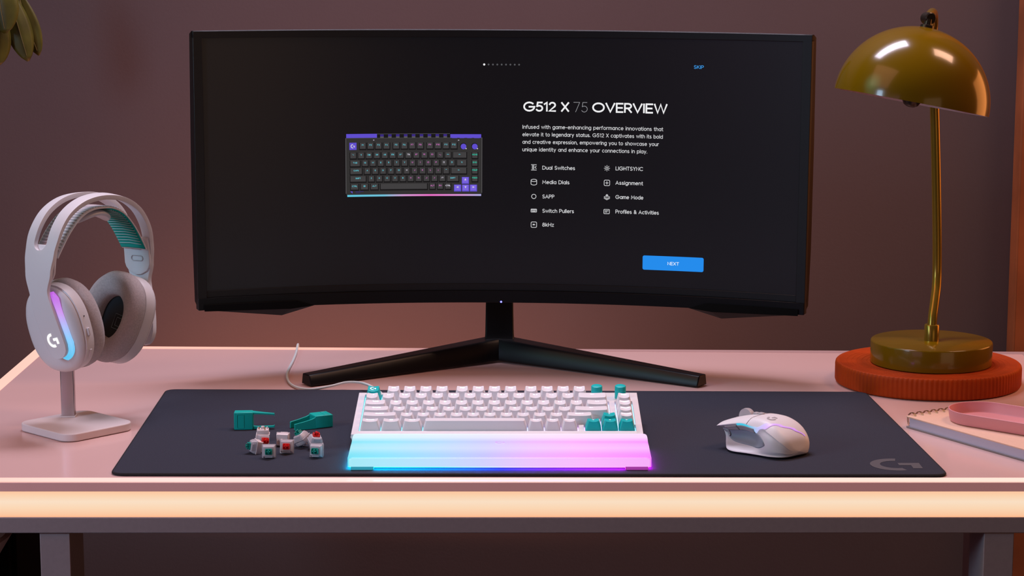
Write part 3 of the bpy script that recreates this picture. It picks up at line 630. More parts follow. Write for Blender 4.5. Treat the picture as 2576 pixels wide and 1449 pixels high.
def key(u0, wu, r, legend, m=None, kind='keycap'):
    m = m or M_key
    yb = (YF if r == 5 else Yr(r)) + U / 2
    o = bpy.data.objects.new(kind, keycap_mesh(wu, r, m)); C.objects.link(o); o.parent = kb
    o.location = T(X(u0 + wu / 2), yb, 0); o.rotation_euler = (TAU, 0, 0)
    tw = wu * U - .0064; hw_ = tw / 2
    if legend:
        mb = MB(); Sx = lambda x, y: (x, y, topz(x, y, r, hw_) + .00022)
        lm = M_legend
        if m is M_tealkey: lm = M_legwhite
        if legend == 'LOGO': logo(mb, -.0005, .0008, .0034, Sx)
        elif legend in ('^A', '<A', 'vA', '>A'):
            a = {'^A': 90, '<A': 180, 'vA': 270, '>A': 0}[legend]; R = .0016
            mb.add([Sx(R * cos(radians(a + q)), .0026 + R * sin(radians(a + q))) for q in (0, 125, 235)], [(0, 1, 2)])
        else:
            h_ = .0030 if len(legend) < 3 else .0024
            w_ = text_width(legend, .3) * h_; text(mb, legend, 0, .0018, h_, Sx, t=.22, sp=.3, align='c', width=min(w_, .0098 if len(legend) > 2 and wu < 1.3 else w_))
        mb.build('legend', lm, o, smooth=False)
    return o
o = key(0, 1, 5, 'LOGO', M_tealkey); o['label'] = 'teal corner key with a G logo'
for i in range(12): key((1.25, 2.25, 3.25, 4.25, 5.5, 6.5, 7.5, 8.5, 9.75, 10.75, 11.75, 12.75)[i], 1, 5, 'F%d' % (i + 1))
for i, s_ in enumerate(['` ~', '1 !', '2 @', '3 #', '4 $', '5 %', '6 ^', '7 &', '8 *', '9 (', '0 )', '- _', '= +']): key(i, 1, 4, s_)
key(13, 2, 4, '\x01'); key(15.44, 1, 4, 'DEL')
key(0, 1.5, 3, 'TAB')
for i, s_ in enumerate(list('QWERTYUIOP') + ['[ {', '] }']): key(1.5 + i, 1, 3, s_)
key(13.5, 1.5, 3, '\\ |'); key(15.44, 1, 3, 'INSRT')
key(0, 1.75, 2, 'CAPS')
for i, s_ in enumerate(list('ASDFGHJKL') + ['; :', "' \""]): key(1.75 + i, 1, 2, s_)
key(12.75, 2.25, 2, '\x01'); key(15.44, 1, 2, 'PGUP')
key(0, 2.25, 1, 'SHIFT')
for i, s_ in enumerate(list('ZXCVBNM') + [', <', '. >', '/ ?']): key(2.25 + i, 1, 1, s_)
key(12.25, 1.75, 1, 'SHIFT'); key(15.44, 1, 1, 'PGDN')
for u0, wu, s_ in ((0, 1.25, 'CTRL'), (1.25, 1.25, '\x02'), (2.5, 1.25, 'ALT'), (3.75, 6.25, ''), (10, 1, 'ALT'), (11, 1, 'FN'), (12, 1, 'CTRL')): key(u0, wu, 0, s_)
for u0, r, s_ in ((14.42, 1, '^A'), (13.42, 0, '<A'), (14.42, 0, 'vA'), (15.42, 0, '>A')): o = key(u0, 1, r, s_, M_tealkey); o['label'] = 'teal arrow key'
for u0 in (14.32, 15.78):
    mb = MB(); R = .0063
    mb.lathe([(R, 0), (R, .0135), (R - .0004, .0143), (R - .0012, .0147), (.0001, .0147)], 40); o = mb.build('dial', M_tealkey, kb); o.location = T(X(u0), YF + U / 2 - .001, 0); o.rotation_euler = (TAU, 0, 0); o['label'] = 'teal cylindrical dial'

# ------------------------------------------------------------------ glowing palm rest
palm = thing('palm_rest', 'translucent palm rest glowing cyan to magenta in front of the keyboard', 'palm rest', (-.0130, .0366, ZM))
prof = [(0.0, .0032), (0.0, .0105), (.0006, .0120), (.0020, .0128), (.012, .0131), (.030, .0142), (.048, .0158), (.058, .0158), (.066, .0162), (.072, .0180), (.080, .0188), (.087, .0186), (.0895, .0176), (.0902, .0160), (.0902, .0032)]
mb = MB(); rings = []
PW = .1584
for x, s_ in ((-PW, .90), (-PW + .0006, .955), (-PW + .0022, .99), (-PW + .005, 1.0), (0, 1.0), (PW - .005, 1.0), (PW - .0022, .99), (PW - .0006, .955), (PW, .90)):
    rings.append([(x, .0451 + (y - .0451) * (s_ if abs(s_ - 1) > 1e-6 else 1), 0.0032 + (z - .0032) * s_) for y, z in prof])
mb.loft(rings)
PG = [(0, lin(95, 225, 245)), (.12, lin(120, 225, 252)), (.30, lin(160, 210, 255)), (.45, lin(190, 190, 255)), (.60, lin(232, 170, 255)), (.78, lin(252, 150, 255)), (1, lin(246, 120, 250))]
M_palm = glow('palm_diffuser', PG, palm, 'X', -PW, PW, 0.97, base=(0.04, 0.04, 0.04), rough=0.35,
              band=('Y', -.001, .091, [(0, .22), (.015, .30), (.03, .02), (.20, .10), (.40, .34), (.55, .26), (.66, .10), (.74, .30), (.80, .58), (1, .62)]))
recalc(mb.build('diffuser', M_palm, palm, angle=50))
PU = [(0, lin(0, 190, 235)), (.30, lin(0, 130, 235)), (.5, lin(40, 60, 240)), (.65, lin(110, 40, 235)), (1, lin(190, 20, 215))]
M_under = glow('palm_underglow', PU, palm, 'X', -PW, PW, 55.0, base=(.1, .1, .1))
mb = MB(); mb.box(-PW + .003, PW - .003, .0006, .0060, .0027, .0032); mb.box(-PW + .0004, -PW + .005, .003, .088, .0027, .0032); mb.box(PW - .005, PW - .0004, .003, .088, .0027, .0032); mb.build('added_underglow', M_under, palm)  # strips added under the rest to throw coloured light onto the mat
M_pfoot = mat('cyan_lit_rubber', (0.05, 0.35, 0.42), 0.6, emit=lin(50, 165, 190), es=.6); M_pfoot2 = mat('magenta_lit_rubber', (0.40, 0.10, 0.40), 0.6, emit=lin(180, 60, 175), es=.6)  # emission puts the LED light into the colour of the feet
for x0, m_ in ((-.155, M_pfoot), (.131, M_pfoot2)):
    mb = MB(); mb.box(x0, x0 + .024, -.0006, .010, .0002, .0036); mb.build('rubber_foot', m_, palm, bevel=.0003)
mb = MB(); logo(mb, 0.0, .0560, .0052, lambda x, y: (x, y, .0166)); mb.build('logo', mat('lilac_print', (0.3, 0.2, 0.5), 0.5, emit=lin(190, 160, 240), es=0.8), palm)

# ------------------------------------------------------------------ cable
cab_pts = [(-.2932, .7600, -.030), (-.2932, .7540, -.004), (-.2925, .7420, .0030), (-.2895, .690, .0021), (-.2880, .6345, .0021), (-.2872, .5552, .0021), (-.2800, .4973, .0021), (-.2665, .4610, .0024), (-.2470, .4440, .0034), (-.2237, .4500, .0060), (-.2050, .4580, .0090), (-.188, .4480, .0110), (-.176, .425, .0130), (-.168, .40, .0150), (-.160, .36, .020), (-.150, .31, .024), (-.145, .272, .024)]
mb = MB(); base = Vector((-.2470, .4440, 0)); mb.tube([p - base for p in catmull(cab_pts, 6)], .0016, 10)
o = mb.build('keyboard_cable', M_cable); o.location = (base.x, base.y, Z0); tag(o, 'thin pale grey cable curving from the keyboard over the back desk edge', 'cable')

# ------------------------------------------------------------------ headset
hs = thing('headset', 'white gaming headset with a glowing cup strip and teal inner strap on its stand', 'headset', (-.4835, .2640, Z0), (0, radians(3.2), radians(59)))
half = [(-.0690, .0870, -.0215), (-.0708, .0960, -.0190), (-.0735, .1060, -.0162), (-.0775, .1220, -.0115), (-.0812, .1420, -.0055), (-.0832, .1640, -.0010), (-.0828, .1880, 0), (-.0785, .2120, 0), (-.0700, .2310, 0), (-.0550, .2470, 0), (-.0310, .2583, 0), (0, .2622, 0)]
pathp = half + [(-x, z, y) for x, z, y in reversed(half[:-1])]
HC = catmull([(x, y, z) for x, z, y in pathp], 8); NH = len(HC)
cum = [0.0]
for i in range(1, NH): cum.append(cum[-1] + (HC[i] - HC[i - 1]).length)
LEN = cum[-1]
def hframe(s):
    s = max(0, min(LEN - 1e-9, s)); i = 0
    while i < NH - 2 and cum[i + 1] < s: i += 1
    f = (s - cum[i]) / (cum[i + 1] - cum[i]); p = HC[i].lerp(HC[i + 1], f)
    a = HC[max(0, i - 1)]; b = HC[min(NH - 1, i + 2)]; t = (b - a).normalized(); side = Vector((0, 1, 0)); side = (side - t * side.dot(t)).normalized(); n = t.cross(side)
    return p, t, side, n        # n points outwards
def interp(tab, s):
    for (a, va), (b, vb) in zip(tab, tab[1:]):
        if s <= b:
            f = (s - a) / (b - a); f = f * f * (3 - 2 * f); return va + (vb - va) * f
    return tab[-1][1]
WT = [(0, .0135), (.03, .0148), (.050, .0148), (.074, .0128), (.098, .0180), (.118, .0205), (.14, .0222), (LEN / 2, .0225)]
def hw_at(s):
    q = min(s, LEN - s); v = interp(WT, q); r = .0135
    if q < r: v = sqrt(max(1e-8, r * r - (r - q) ** 2))
    return v
SL0 = .1225
def slot_at(s):
    q = min(s, LEN - s)
    if q < SL0: return 0.0
    r = .0088; d = q - SL0
    return sqrt(max(0, r * r - (r - d) ** 2)) if d < r else r
ss = [0.0003, .001, .002, .0035, .0055, .008, .011, .0135]; k = .018
while k < LEN - .018: 
    ss.append(k); k += .004
ss += [SL0 + q for q in (.0002, .0008, .0018, .0032, .0052, .0075, .0088)] + [LEN - SL0 - q for q in (.0002, .0008, .0018, .0032, .0052, .0075, .0088)] + [LEN - q for q in (.0135, .011, .008, .0055, .0035, .002, .001, .0003)]
SPEC = [SL0 + q for q in (.0002, .0088)] + [LEN - SL0 - q for q in (.0002, .0088)]
ss = sorted(q for q in ss if not any(0 < abs(q - z) < .0022 and abs(round((q - .018) / .004) * .004 + .018 - q) < 1e-6 for z in SPEC))
mb = MB(); vs = []; fs = []; cols_ = 9
for s in ss:
    p, t, sd, n = hframe(s); W_ = hw_at(s); g = slot_at(s); gg = g if g > 0 else W_ * .01
    for wv in (-W_, -W_ * .86, -(W_ + gg) / 2, -gg, gg, (W_ + gg) / 2, W_ * .86, W_):
        crown = .0022 * (1 - (wv / .0225) ** 2)
        vs.append(p + sd * wv + n * crown)
nc = 8
for i in range(len(ss) - 1):
    sl = slot_at((ss[i] + ss[i + 1]) / 2) > 0
    for j in range(nc - 1):
        if j == 3 and sl: continue
        a = i * nc + j; fs.append((a, a + nc, a + nc + 1, a + 1))
mb.add(vs, fs); band = mb.build('headband', M_hs, hs, solid=.0054, solid_off=0, bevel=.0012, seg=3, angle=60)
def H3(s, wv, off=0.0):
    p, t, sd, n = hframe(s); return p + sd * wv + n * (off + .0022 * (1 - (wv / .0225) ** 2))
# inner strap: white outside, teal ribs inside
st_half = [(-.0785, .1800), (-.0765, .1930), (-.0655, .2105), (-.0515, .2280), (-.0350, .2420), (-.0170, .2488), (0, .2500)]
SC2 = catmull([(x, 0, z) for x, z in st_half + [(-x, z) for x, z in reversed(st_half[:-1])]], 10)
def strap_mb(off, hw_, i0, i1):
    mb = MB(); rg = []
    for i in range(i0, i1):
        t = (SC2[min(i + 1, len(SC2) - 1)] - SC2[max(i - 1, 0)]).normalized(); n = t.cross(Vector((0, 1, 0)))
        p = SC2[i] + n * off; rg.append([p + Vector((0, -hw_, 0)), p + Vector((0, -hw_ * .5, 0)) + n * .0006, p + Vector((0, hw_ * .5, 0)) + n * .0006, p + Vector((0, hw_, 0))])
    mb.loft(rg, closed=False); return mb
strap_mb(0, .0185, 13, len(SC2) - 13).build('strap', M_hs, hs, solid=.0016, bevel=.0003)
M_strapteal = mat('teal_fabric', (0.0, 0.42, 0.35), 0.85, bump=0.4, bscale=900)
strap_mb(-.0014, .0178, 66, len(SC2) - 14).build('strap_lining', M_strapteal, hs, solid=.0012)
M_rib = mat('strap_rib', (0.50, 0.46, 0.48), 0.7)
mbr = MB(); mbt = MB()
LS = [0.0]
for i in range(1, len(SC2)): LS.append(LS[-1] + (SC2[i] - SC2[i - 1]).length)
def strap_at(s):
    i = 0
    while i < len(SC2) - 2 and LS[i + 1] < s: i += 1
    f = (s - LS[i]) / (LS[i + 1] - LS[i]); p = SC2[i].lerp(SC2[i + 1], f); t = (SC2[min(i + 2, len(SC2) - 1)] - SC2[max(i - 1, 0)]).normalized()
    return p, t.cross(Vector((0, 1, 0))), t
s = .028
while s < LS[-1] - .028:
    p, n, t = strap_at(s)
    mbr.tube([p + n * .0012 + Vector((0, y, 0)) for y in (-.0165, -.008, 0, .008, .0165)], .0010, 6)
    if s > LS[-1] * .56:
        q = p - n * .0026; mbt.tube([q + Vector((0, -.0165, 0)) + t * .0006, q + Vector((0, -.008, 0)), q - t * .0006, q + Vector((0, .008, 0)), q + Vector((0, .0165, 0)) + t * .0006], .0007, 6)
    s += .0042
mbr.build('strap_rib', M_rib, hs); mbt.build('lining_rib', mat('pale_teal_cord', (0.34, 0.55, 0.52), 0.8), hs)
# soft rest under the crown
mb = MB(); rg = []
for k in range(15):
    x = -.026 + .052 * k / 14; e = sqrt(max(.02, 1 - (x / .0265) ** 2)); z = .2440 - .008 * (x / .026) ** 2
    rg.append([(x, -.0130 * e + y, z + zz) for y, zz in ((-.003, 0), (-.001, .003), (.012 * e, .0045), (.026 * e, .003), (.028 * e, 0), (.026 * e, -.0035), (.012 * e, -.0050), (-.001, -.0035))])
mb.loft(rg); mb.build('crown_pad', M_hs, hs, subsurf=1)
for sg in (-1, 1):                                                         # strap adjusters on the inside of each arm
    mb = MB(); rg = []
    for k in range(11):
        f = k / 10; sv = .084 + .046 * f; wv = .0190 * (sqrt(max(.04, 1 - ((1 - f / .35) ** 2))) if f < .35 else 1)
        sv = sv if sg < 0 else LEN - sv
        rg.append([H3(sv, a * wv, -.0042) for a in (-1, -.5, 0, .5, 1)])
    mb.loft(rg, closed=False); mb.build('strap_clip', M_hs, hs, solid=.0032, bevel=.0008)
    for dv in (.104, .118):
        mb = MB(); sv = dv if sg < 0 else LEN - dv
        pts = [H3(sv + a, b, -.0064) for a, b in rrect(.0062, .017, .0028, 5)]; mb.tube(pts + [pts[0]], .0006, 6); mb.build('clip_slot', M_rib, hs)
def superell(ry, rz, n=48, e=2.5):
    out = []
    for k in range(n):
        a = 2 * pi * k / n; c_, s_ = cos(a), sin(a); out.append((ry * math.copysign(abs(c_) ** (2 / e), c_), rz * math.copysign(abs(s_) ** (2 / e), s_)))
    return out
def cup(sg, centre, ry_deg, rx_deg):
    """sg -1: the near cup, outer face towards -x"""
    M = Matrix.Translation(centre) @ Matrix.Rotation(radians(ry_deg), 4, 'Y') @ Matrix.Rotation(radians(rx_deg), 4, 'X')
    f = lambda lst: [M @ Vector((sg * x, y, z)) for x, y, z in lst]
    RY, RZ = (.0405, .0505) if sg < 0 else (.0400, .0520)
    def ring(k, x, e=2.4, tz=0, tx=0): return f([(x + tx * (z / RZ), y, z) for y, z in superell(RY * k, RZ * k, 56, e)])
    mb = MB(); mb.loft([ring(.10, .0195), ring(.45, .0190), ring(.75, .0172), ring(.88, .0148), ring(.955, .0112), ring(.975, .0092), ring(.960, .0086), ring(.965, .0078), ring(1.0, .0070), ring(1.0, -.0040), ring(.97, -.0068), ring(.6, -.0068)])
    sh = recalc(mb.build('ear_cup', M_hs, hs, angle=30))
    mb = MB(); prof_ = [(.93, -.0060), (1.0, -.0085), (1.03, -.0135), (1.02, -.0200), (.95, -.0260), (.82, -.0280), (.68, -.0268), (.52, -.0225), (.48, -.0150), (.48, -.0080)]
    mb.loft([ring(k, x, 2.25) for k, x in prof_], cap0=False, cap1=False); pad = recalc(mb.build('ear_pad', M_pad, hs, angle=80))
    mb = MB(); mb.add(ring(.60, -.0095, 2.2), [tuple(range(56))]); cl = mb.build('driver_cloth', M_mesh, hs)
    mb = MB()
    for r_ in (.0085, .0048):
        pts = f([(-.0102, y - .008, z - .004) for y, z in ((-r_, -r_), (r_, -r_), (r_, r_), (-r_, r_))]); mb.tube(pts + [pts[0]], .00035, 5)
    mb.build('cloth_print', M_line, cl)
    return M, sh
Mn, shn = cup(-1, Vector((-.0530, -.0040, .1185)), -11, -12)
# Matrix for the cup: outer face is -x in local
Mf, shf = cup(1, Vector((.0500, -.0010, .1180)), 14, 12)
# controls along the rim of the near cup
def on_rim(a, x):
    c_, s_ = cos(radians(a)), sin(radians(a)); e = 2.4
    return Mn @ Vector((-x, .0405 * math.copysign(abs(c_) ** (2 / e), c_), .0500 * math.copysign(abs(s_) ** (2 / e), s_)))
mb = MB(); mb.tube([on_rim(a, .0015) for a in (-168, -172, -176)], [.0022, .0026, .0022], 10); mb.build('mute_button', M_hs, shn)
mb = MB(); mb.tube([on_rim(a, .0010) for a in (-148, -141, -134)], [.0018, .0022, .0018], 10); mb.build('volume_wheel', M_hs, shn)
mb = MB(); mb.tube([on_rim(173, .0015), on_rim(173.4, .0015) + (Mn.to_3x3() @ Vector((0, -.0006, 0)))], .0007, 8); mb.build('mic_hole', M_black, shn)
# glowing strip hooked around the end of the near arm, and the lit logo
pe, te, sde, ne = hframe(.0135)
ne = -(Mn.to_3x3() @ Vector((1, 0, 0)))
def arm_pt(k, r_, off): 
    p, t, sd, n = hframe(.0135 + k); return p - sd * r_ + n * off
cols2 = []
path2 = [(k, None) for k in [.062 - .0031 * i for i in range(21)]] + [(0, a) for a in range(8, 118, 8)]
rows_ = []
for k, a in path2:
    if a is None:
        taper = min(1, (.062 - k) / .010 + .12)
        rows_.append([arm_pt(k, .0118, -.0010), arm_pt(k, .0118 + .0068 * taper, -.0030), arm_pt(k, .0118 + .0068 * taper, -.0060)])
    else:
        p, t, sd, n = hframe(.0135); taper = min(1, (122 - a) / 40)
        dr = (-sd * cos(radians(a)) - t * sin(radians(a)))
        rows_.append([p + dr * .0118 - n * .0010, p + dr * (.0118 + .0062 * taper) - n * .0030, p + dr * (.0118 + .0062 * taper) - n * .0060])
mb = MB(); mb.loft(rows_, closed=False)
M_strip = glow('headset_strip', [(0, lin(80, 200, 245)), (.30, lin(135, 205, 255)), (.50, lin(175, 190, 250)), (.72, lin(205, 150, 240)), (1, lin(190, 90, 225))], hs, 'Z', .088, .158, 0.95, base=(.1, .1, .1))
mb.build('light_strip', M_strip, hs, solid=.0012)
mb = MB(); logo(mb, 0, 0, .0082, lambda x, y: H3(.0225 + y, -x, .0031)); mb.build('logo', emis('lit_logo', (255, 252, 250), 1.1), hs)

# ------------------------------------------------------------------ headset stand
stand = thing('headset_stand', 'white square-based headset stand with a short metal post on the left of the desk', 'stand', (-.4935, .2365, Z0))
mb = MB(); R45 = Matrix.Rotation(radians(-43), 4, 'Z'); mb.prism(rrect(.0985, .0945, .016, 8), .0005, .0092, R45); mb.build('base', M_stand, stand, bevel=.0012, seg=3)
mb = MB(); off = Vector((-.5080 + .4935, .2660 - .2365, 0)); mb.prism([(x + off.x, y + off.y) for x, y in rrect(.0180, .0130, .001, 3)], .0092, .0108); mb.build('collar', M_stand, stand, bevel=.0004)
mb = MB(); mb.prism([(x + off.x, y + off.y) for x, y in rrect(.0152, .0100, .0012, 3)], .0108, .0800); mb.build('post', M_steel, stand, bevel=.0003)
mb = MB(); mb.box(off.x - .0076, off.x + .0076, off.y - .005, off.y + .005, .080, .083); mb.build('cradle', M_stand, stand, bevel=.002)

# ------------------------------------------------------------------ mouse
mouse = thing('gaming_mouse', 'white sculpted gaming mouse with a glowing side stripe on the mat', 'mouse', (.2755, .1265, ZM), (0, 0, radians(131)))
#        x      zt     b-left  c-left  t-left  right  zbot   side height
MS = [(-.0612, .0085, .004, .005, .005, .005, .0065, .007), (-.0600, .0130, .014, .016, .015, .016, .0035, .010), (-.0540, .0240, .026, .028, .026, .027, .0016, .012), (-.0400, .0350, .034, .035, .031, .034, .0010, .016), (-.0220, .0415, .037, .034, .030, .036, .0008, .020),
      (-.0030, .0430, .041, .024, .030, .036, .0008, .020), (.0160, .0415, .046, .0200, .031, .035, .0008, .020), (.0310, .0390, .043, .0200, .033, .034, .0012, .021), (.0430, .0362, .034, .0215, .036, .033, .0040, .021), (.0530, .0335, .025, .0230, .0375, .031, .0120, .021), (.0600, .0312, .022, .0240, .0360, .029, .0190, .021)]
def msec(row):
    x, zt, bl, cl, tl, r_, zb, sh_ = row
    zedge = zt * .80 if x < .0 else zt * .86
    h = zt - zb
    return [(x, 0, zb), (x, bl * .7, zb), (x, bl, zb + min(.0012, .05 * h)), (x, bl * .985, zb + min(.0035, .14 * h)), (x, (bl + cl) / 2 if bl > cl else cl, zb + min(.006, .28 * h) + h * .02), (x, cl, zb + (zedge - zb) * .42), (x, (cl * .6 + tl * .4), zb + (zedge - zb) * .74), (x, tl, zedge - .06 * h), (x, tl * .98, zedge), (x, tl * .72, zt * .955), (x, tl * .36, zt * .992), (x, 0, zt),
            (x, -r_ * .42, zt * .985), (x, -r_ * .76, zt * .90), (x, -r_ * .97, zt * .68), (x, -r_, zt * .40 + zb * .4), (x, -r_ * .94, zb + min(.004, .16 * h)), (x, -r_ * .8, zb)]
CAGE = [[(x * .765, y * .83, z * .90) for x, y, z in msec(r_)] for r_ in MS]; CAGE[0] = [(-.0475, 0, .0070)] * 18; NT = 18
def cr(p0, p1, p2, p3, t): return 0.5 * ((2 * p1) + (p2 - p0) * t + (2 * p0 - 5 * p1 + 4 * p2 - p3) * t * t + (3 * p1 - p0 - 3 * p2 + p3) * t ** 3)
def MP(s, t):
    """mouse surface: s 0..10 rear to nose, t 0..18 around"""
    s = max(0, min(len(CAGE) - 1 - 1e-6, s)); i = int(s); f = s - i; t = t % NT; j = int(t); g = t - j; rows = []
    for k in (i - 1, i, i + 1, i + 2):
        kk = max(0, min(len(CAGE) - 1, k)); q = [Vector(CAGE[kk][(j + d) % NT]) for d in (-1, 0, 1, 2)]; rows.append(cr(*q, g))
    return cr(*rows, f)
def MN(s, t):
    a = MP(min(s + .03, 9.99), t) - MP(max(s - .03, 0), t); b = MP(s, t + .05) - MP(s, t - .05); n = a.cross(b)
    n = -n if n.length else Vector((0, 0, 1)); n.normalize(); c_ = MP(s, t) - Vector((MP(s, t).x, 0, .018))
    return n if n.dot(c_) > 0 else -n
mb = MB(); mb.loft([[MP(s * .25, t * .33334) for t in range(54)] for s in range(41)]); recalc(mb.build('shell', M_white, mouse, angle=50))
def mpatch(name, m, s0, s1, tlo, thi, off, n=20, k=8, parent=mouse, thick=0):
    mb = MB(); rg = []
    for i in range(n + 1):
        s = s0 + (s1 - s0) * i / n; a = tlo(s) if callable(tlo) else tlo; b = thi(s) if callable(thi) else thi
        rg.append([MP(s, a + (b - a) * j / k) + MN(s, a + (b - a) * j / k) * off for j in range(k + 1)])
    mb.loft(rg, closed=False); return mb.build(name, m, parent, angle=50, solid=thick, solid_off=0)
mpatch('thumb_grip', M_grip, 3.55, 8.3, lambda s: 4.25 + max(0, 4.6 - s) ** 2 * .8, lambda s: 5.95 - max(0, 4.4 - s) ** 2 * .9, .0003, thick=.0004)
mpatch('side_button', M_silver, 4.9, 6.6, 6.0, 6.85, .0010, thick=.0012)
mpatch('side_button', M_silver, 6.75, 8.2, 6.0, 6.85, .0010, thick=.0012)
mpatch('side_button', M_silver, 8.3, 9.3, 4.2, 5.8, .0009, thick=.0012)
M_mstripe = glow('mouse_stripe', [(0, lin(120, 90, 150)), (.12, lin(205, 130, 235)), (.35, lin(225, 170, 250)), (.55, lin(190, 200, 250)), (.72, lin(60, 205, 235)), (1, lin(40, 195, 225))], mouse, 'X', -.050, .026, 0.9, base=(.1, .1, .1))
def st_mid(s): return interp([(2.0, 12.6), (2.6, 11.4), (3.2, 10.0), (3.9, 8.5), (4.7, 7.4), (5.3, 7.15), (7.2, 7.15)], s)
mpatch('light_stripe', M_mstripe, 2.0, 6.6, lambda s: st_mid(s) - interp([(2.0, .05), (3.0, .20), (4.0, .50), (4.75, 1.35), (5.05, .75), (5.4, .32), (6.6, .30)], s), lambda s: st_mid(s) + interp([(2.0, .05), (3.0, .20), (4.0, .36), (6.6, .32)], s), .0004, n=60, thick=.0004)
mb = MB()
seam = [MP(5.6 + k * .2, 11.0) + MN(5.6 + k * .2, 11.0) * .0001 for k in range(22)]
mb.tube(seam, .0004, 6); mb.tube([MP(5.6, t * .5) + MN(5.6, t * .5) * .0001 for t in range(15, 30)], .0003, 6); mb.build('button_seam', M_board, mouse)
mb = MB(); mb.lathe([(.0080, -.0032), (.0098, -.0028), (.0102, 0), (.0098, .0028), (.0080, .0032)], 32, Matrix.Translation((.0300, -.001, .0310)) @ Matrix.Rotation(radians(90), 4, 'X')); mb.build('scroll_wheel', M_silver, mouse)
for x, h_ in ((.0160, .0372), (.0090, .0380)):
    mb = MB(); mb.prism(rrect(.0068, .0062, .002, 4, x, -.001), h_ - .006, h_ + .0016); mb.build('top_button', M_silver, mouse, bevel=.0008)
mb = MB(); logo(mb, 0, 0, .0062, lambda x, y: MP(4.3 + y / .018, 10.3 + x / .0085 * 0.9) + MN(4.3 + y / .018, 10.3 + x / .0085 * .9) * .00025); mb.build('logo', mat('grey_mark', (0.42, 0.38, 0.40), 0.5), mouse)

# ------------------------------------------------------------------ switch pullers
def puller(label, loc, rz, tipped):
    t = thing('switch_puller', label, 'puller', loc, (0, 0, rz), 'teal switch pullers on the mat')
    # local: body from x=-L to 0, prongs to +x; tipped: prongs one above the other
    M = Matrix.Translation((0, 0, .0003)) @ (Matrix.Rotation(radians(90), 4, 'X') if tipped else Matrix.Identity(4))
    if tipped:
        f = lambda x, y, z: (x, z - .007, y + .0100)           # prong spread vertical
    else:
        f = lambda x, y, z: (x, y, z + .0003)
    W_, D_ = .0100, (.0130 if tipped else .0145)
    mb = MB(); rg = []
    for x, k in ((-.0215, .93), (-.0205, 1.0), (-.0015, 1.0), (0, .94)):
        rg.append([f(x, y * k, D_ / 2 + (z - D_ / 2) * k) for y, z in ((-W_, 0), (W_, 0), (W_, D_), (-W_, D_))])
    mb.loft(rg); recalc(mb.build('body', M_teal, t, bevel=.0007))
    mb = MB()
    pts = [f(x, y, D_ + .0001) for x, y in rrect(.006, .0150, .0006, 2, -.0150, 0)]
    if tipped: pts = [(x, -.0072 , y2) for (x, _, y2) in [f(x, y, 0) for x, y in rrect(.0075, .0150, .0006, 2, -.0140, 0)]]
    mb.tube(pts + [pts[0]], .0003, 5); mb.build('raised_frame', M_teal, t)
    for s_ in (-1, 1):
        mb = MB(); rg = []
        for x, y, th, z0, z1 in ((-.002, .0086, .0011, .001, D_ - .001), (.004, .0084, .0010, .002, D_ - .0035), (.013, .0078, .0009, .0022, D_ - .0055), (.0225, .0072, .0009, .0022, D_ - .0072), (.0240, .0066, .0014, .0022, D_ - .0076)):
            z0_ = 0.0 if not tipped else z0
            rg.append([f(x, s_ * (y - th), z0_), f(x, s_ * (y + th), z0_), f(x, s_ * (y + th), z1), f(x, s_ * (y - th), z1)])
        mb.loft(rg); recalc(mb.build('prong', M_teal, t, bevel=.0002))
    return t
puller('teal switch puller lying with its prongs pointing right, left of the other puller', (-.2920, .2300, ZM), radians(3), True)
puller('teal switch puller behind the loose switches, its prongs pointing towards them', (-.2262, .2360, ZM), radians(207), False)

# ------------------------------------------------------------------ loose key switches
def make_switch(name, label, loc, rot, stem_mat, top_mat, base_mat):
    """local z up through the stem, origin at the centre of the housing"""
    t = thing(name, label, 'key switch', loc, rot, 'loose key switches on the mat')
    mb = MB(); mb.loft([[(x, y, z) for x, y in rrect(a, b, .0006, 2)] for a, b, z in ((.0122, .0122, -.0062), (.0132, .0132, -.0050), (.0135, .0135, -.0012), (.0150, .0150, -.0010), (.0150, .0150, -.0001))]); mb.build('lower_housing', base_mat, t, bevel=.0002)
    mb = MB(); mb.loft([[(x, y, z) for x, y in rrect(a, b, .0008, 2)] for a, b, z in ((.0136, .0136, 0), (.0132, .0128, .0022), (.0108, .0100, .0052), (.0100, .0092, .0054))])
    mb.box(-.0040, .0040, -.0066, -.0040, .0002, .0048); mb.build('upper_housing', top_mat, t, bevel=.0003)
    mb = MB(); mb.prism(rrect(.0076, .0066, .0010, 3), .0046, .0066); mb.box(-.0020, .0020, -.0006, .0006, .0066, .0102); mb.box(-.0006, .0006, -.0020, .0020, .0066, .0102)
    for s_ in (-1, 1): mb.box(s_ * .0031 - .0004, s_ * .0031 + .0004, -.0024, .0024, .0050, .0088)
    mb.build('stem', stem_mat, t, bevel=.0002)
    mb = MB(); mb.tube([(0, 0, -.0062), (0, 0, -.0092)], .0019, 12)
    for s_ in (-1, 1): mb.tube([(s_ * .0048, 0, -.0062), (s_ * .0048, 0, -.0085)], .0008, 8)
    mb.build('pins', base_mat, t)
    mb = MB(); 
    for px_, py_ in ((-.0038, .0025), (.0025, .0050)): mb.box(px_ - .0007, px_ + .0007, py_ - .0001, py_ + .0001, -.0092, -.0060)
    mb.build('contact', M_gold, t)
    return t
TS, RS = M_switchteal, M_switchred
D = radians
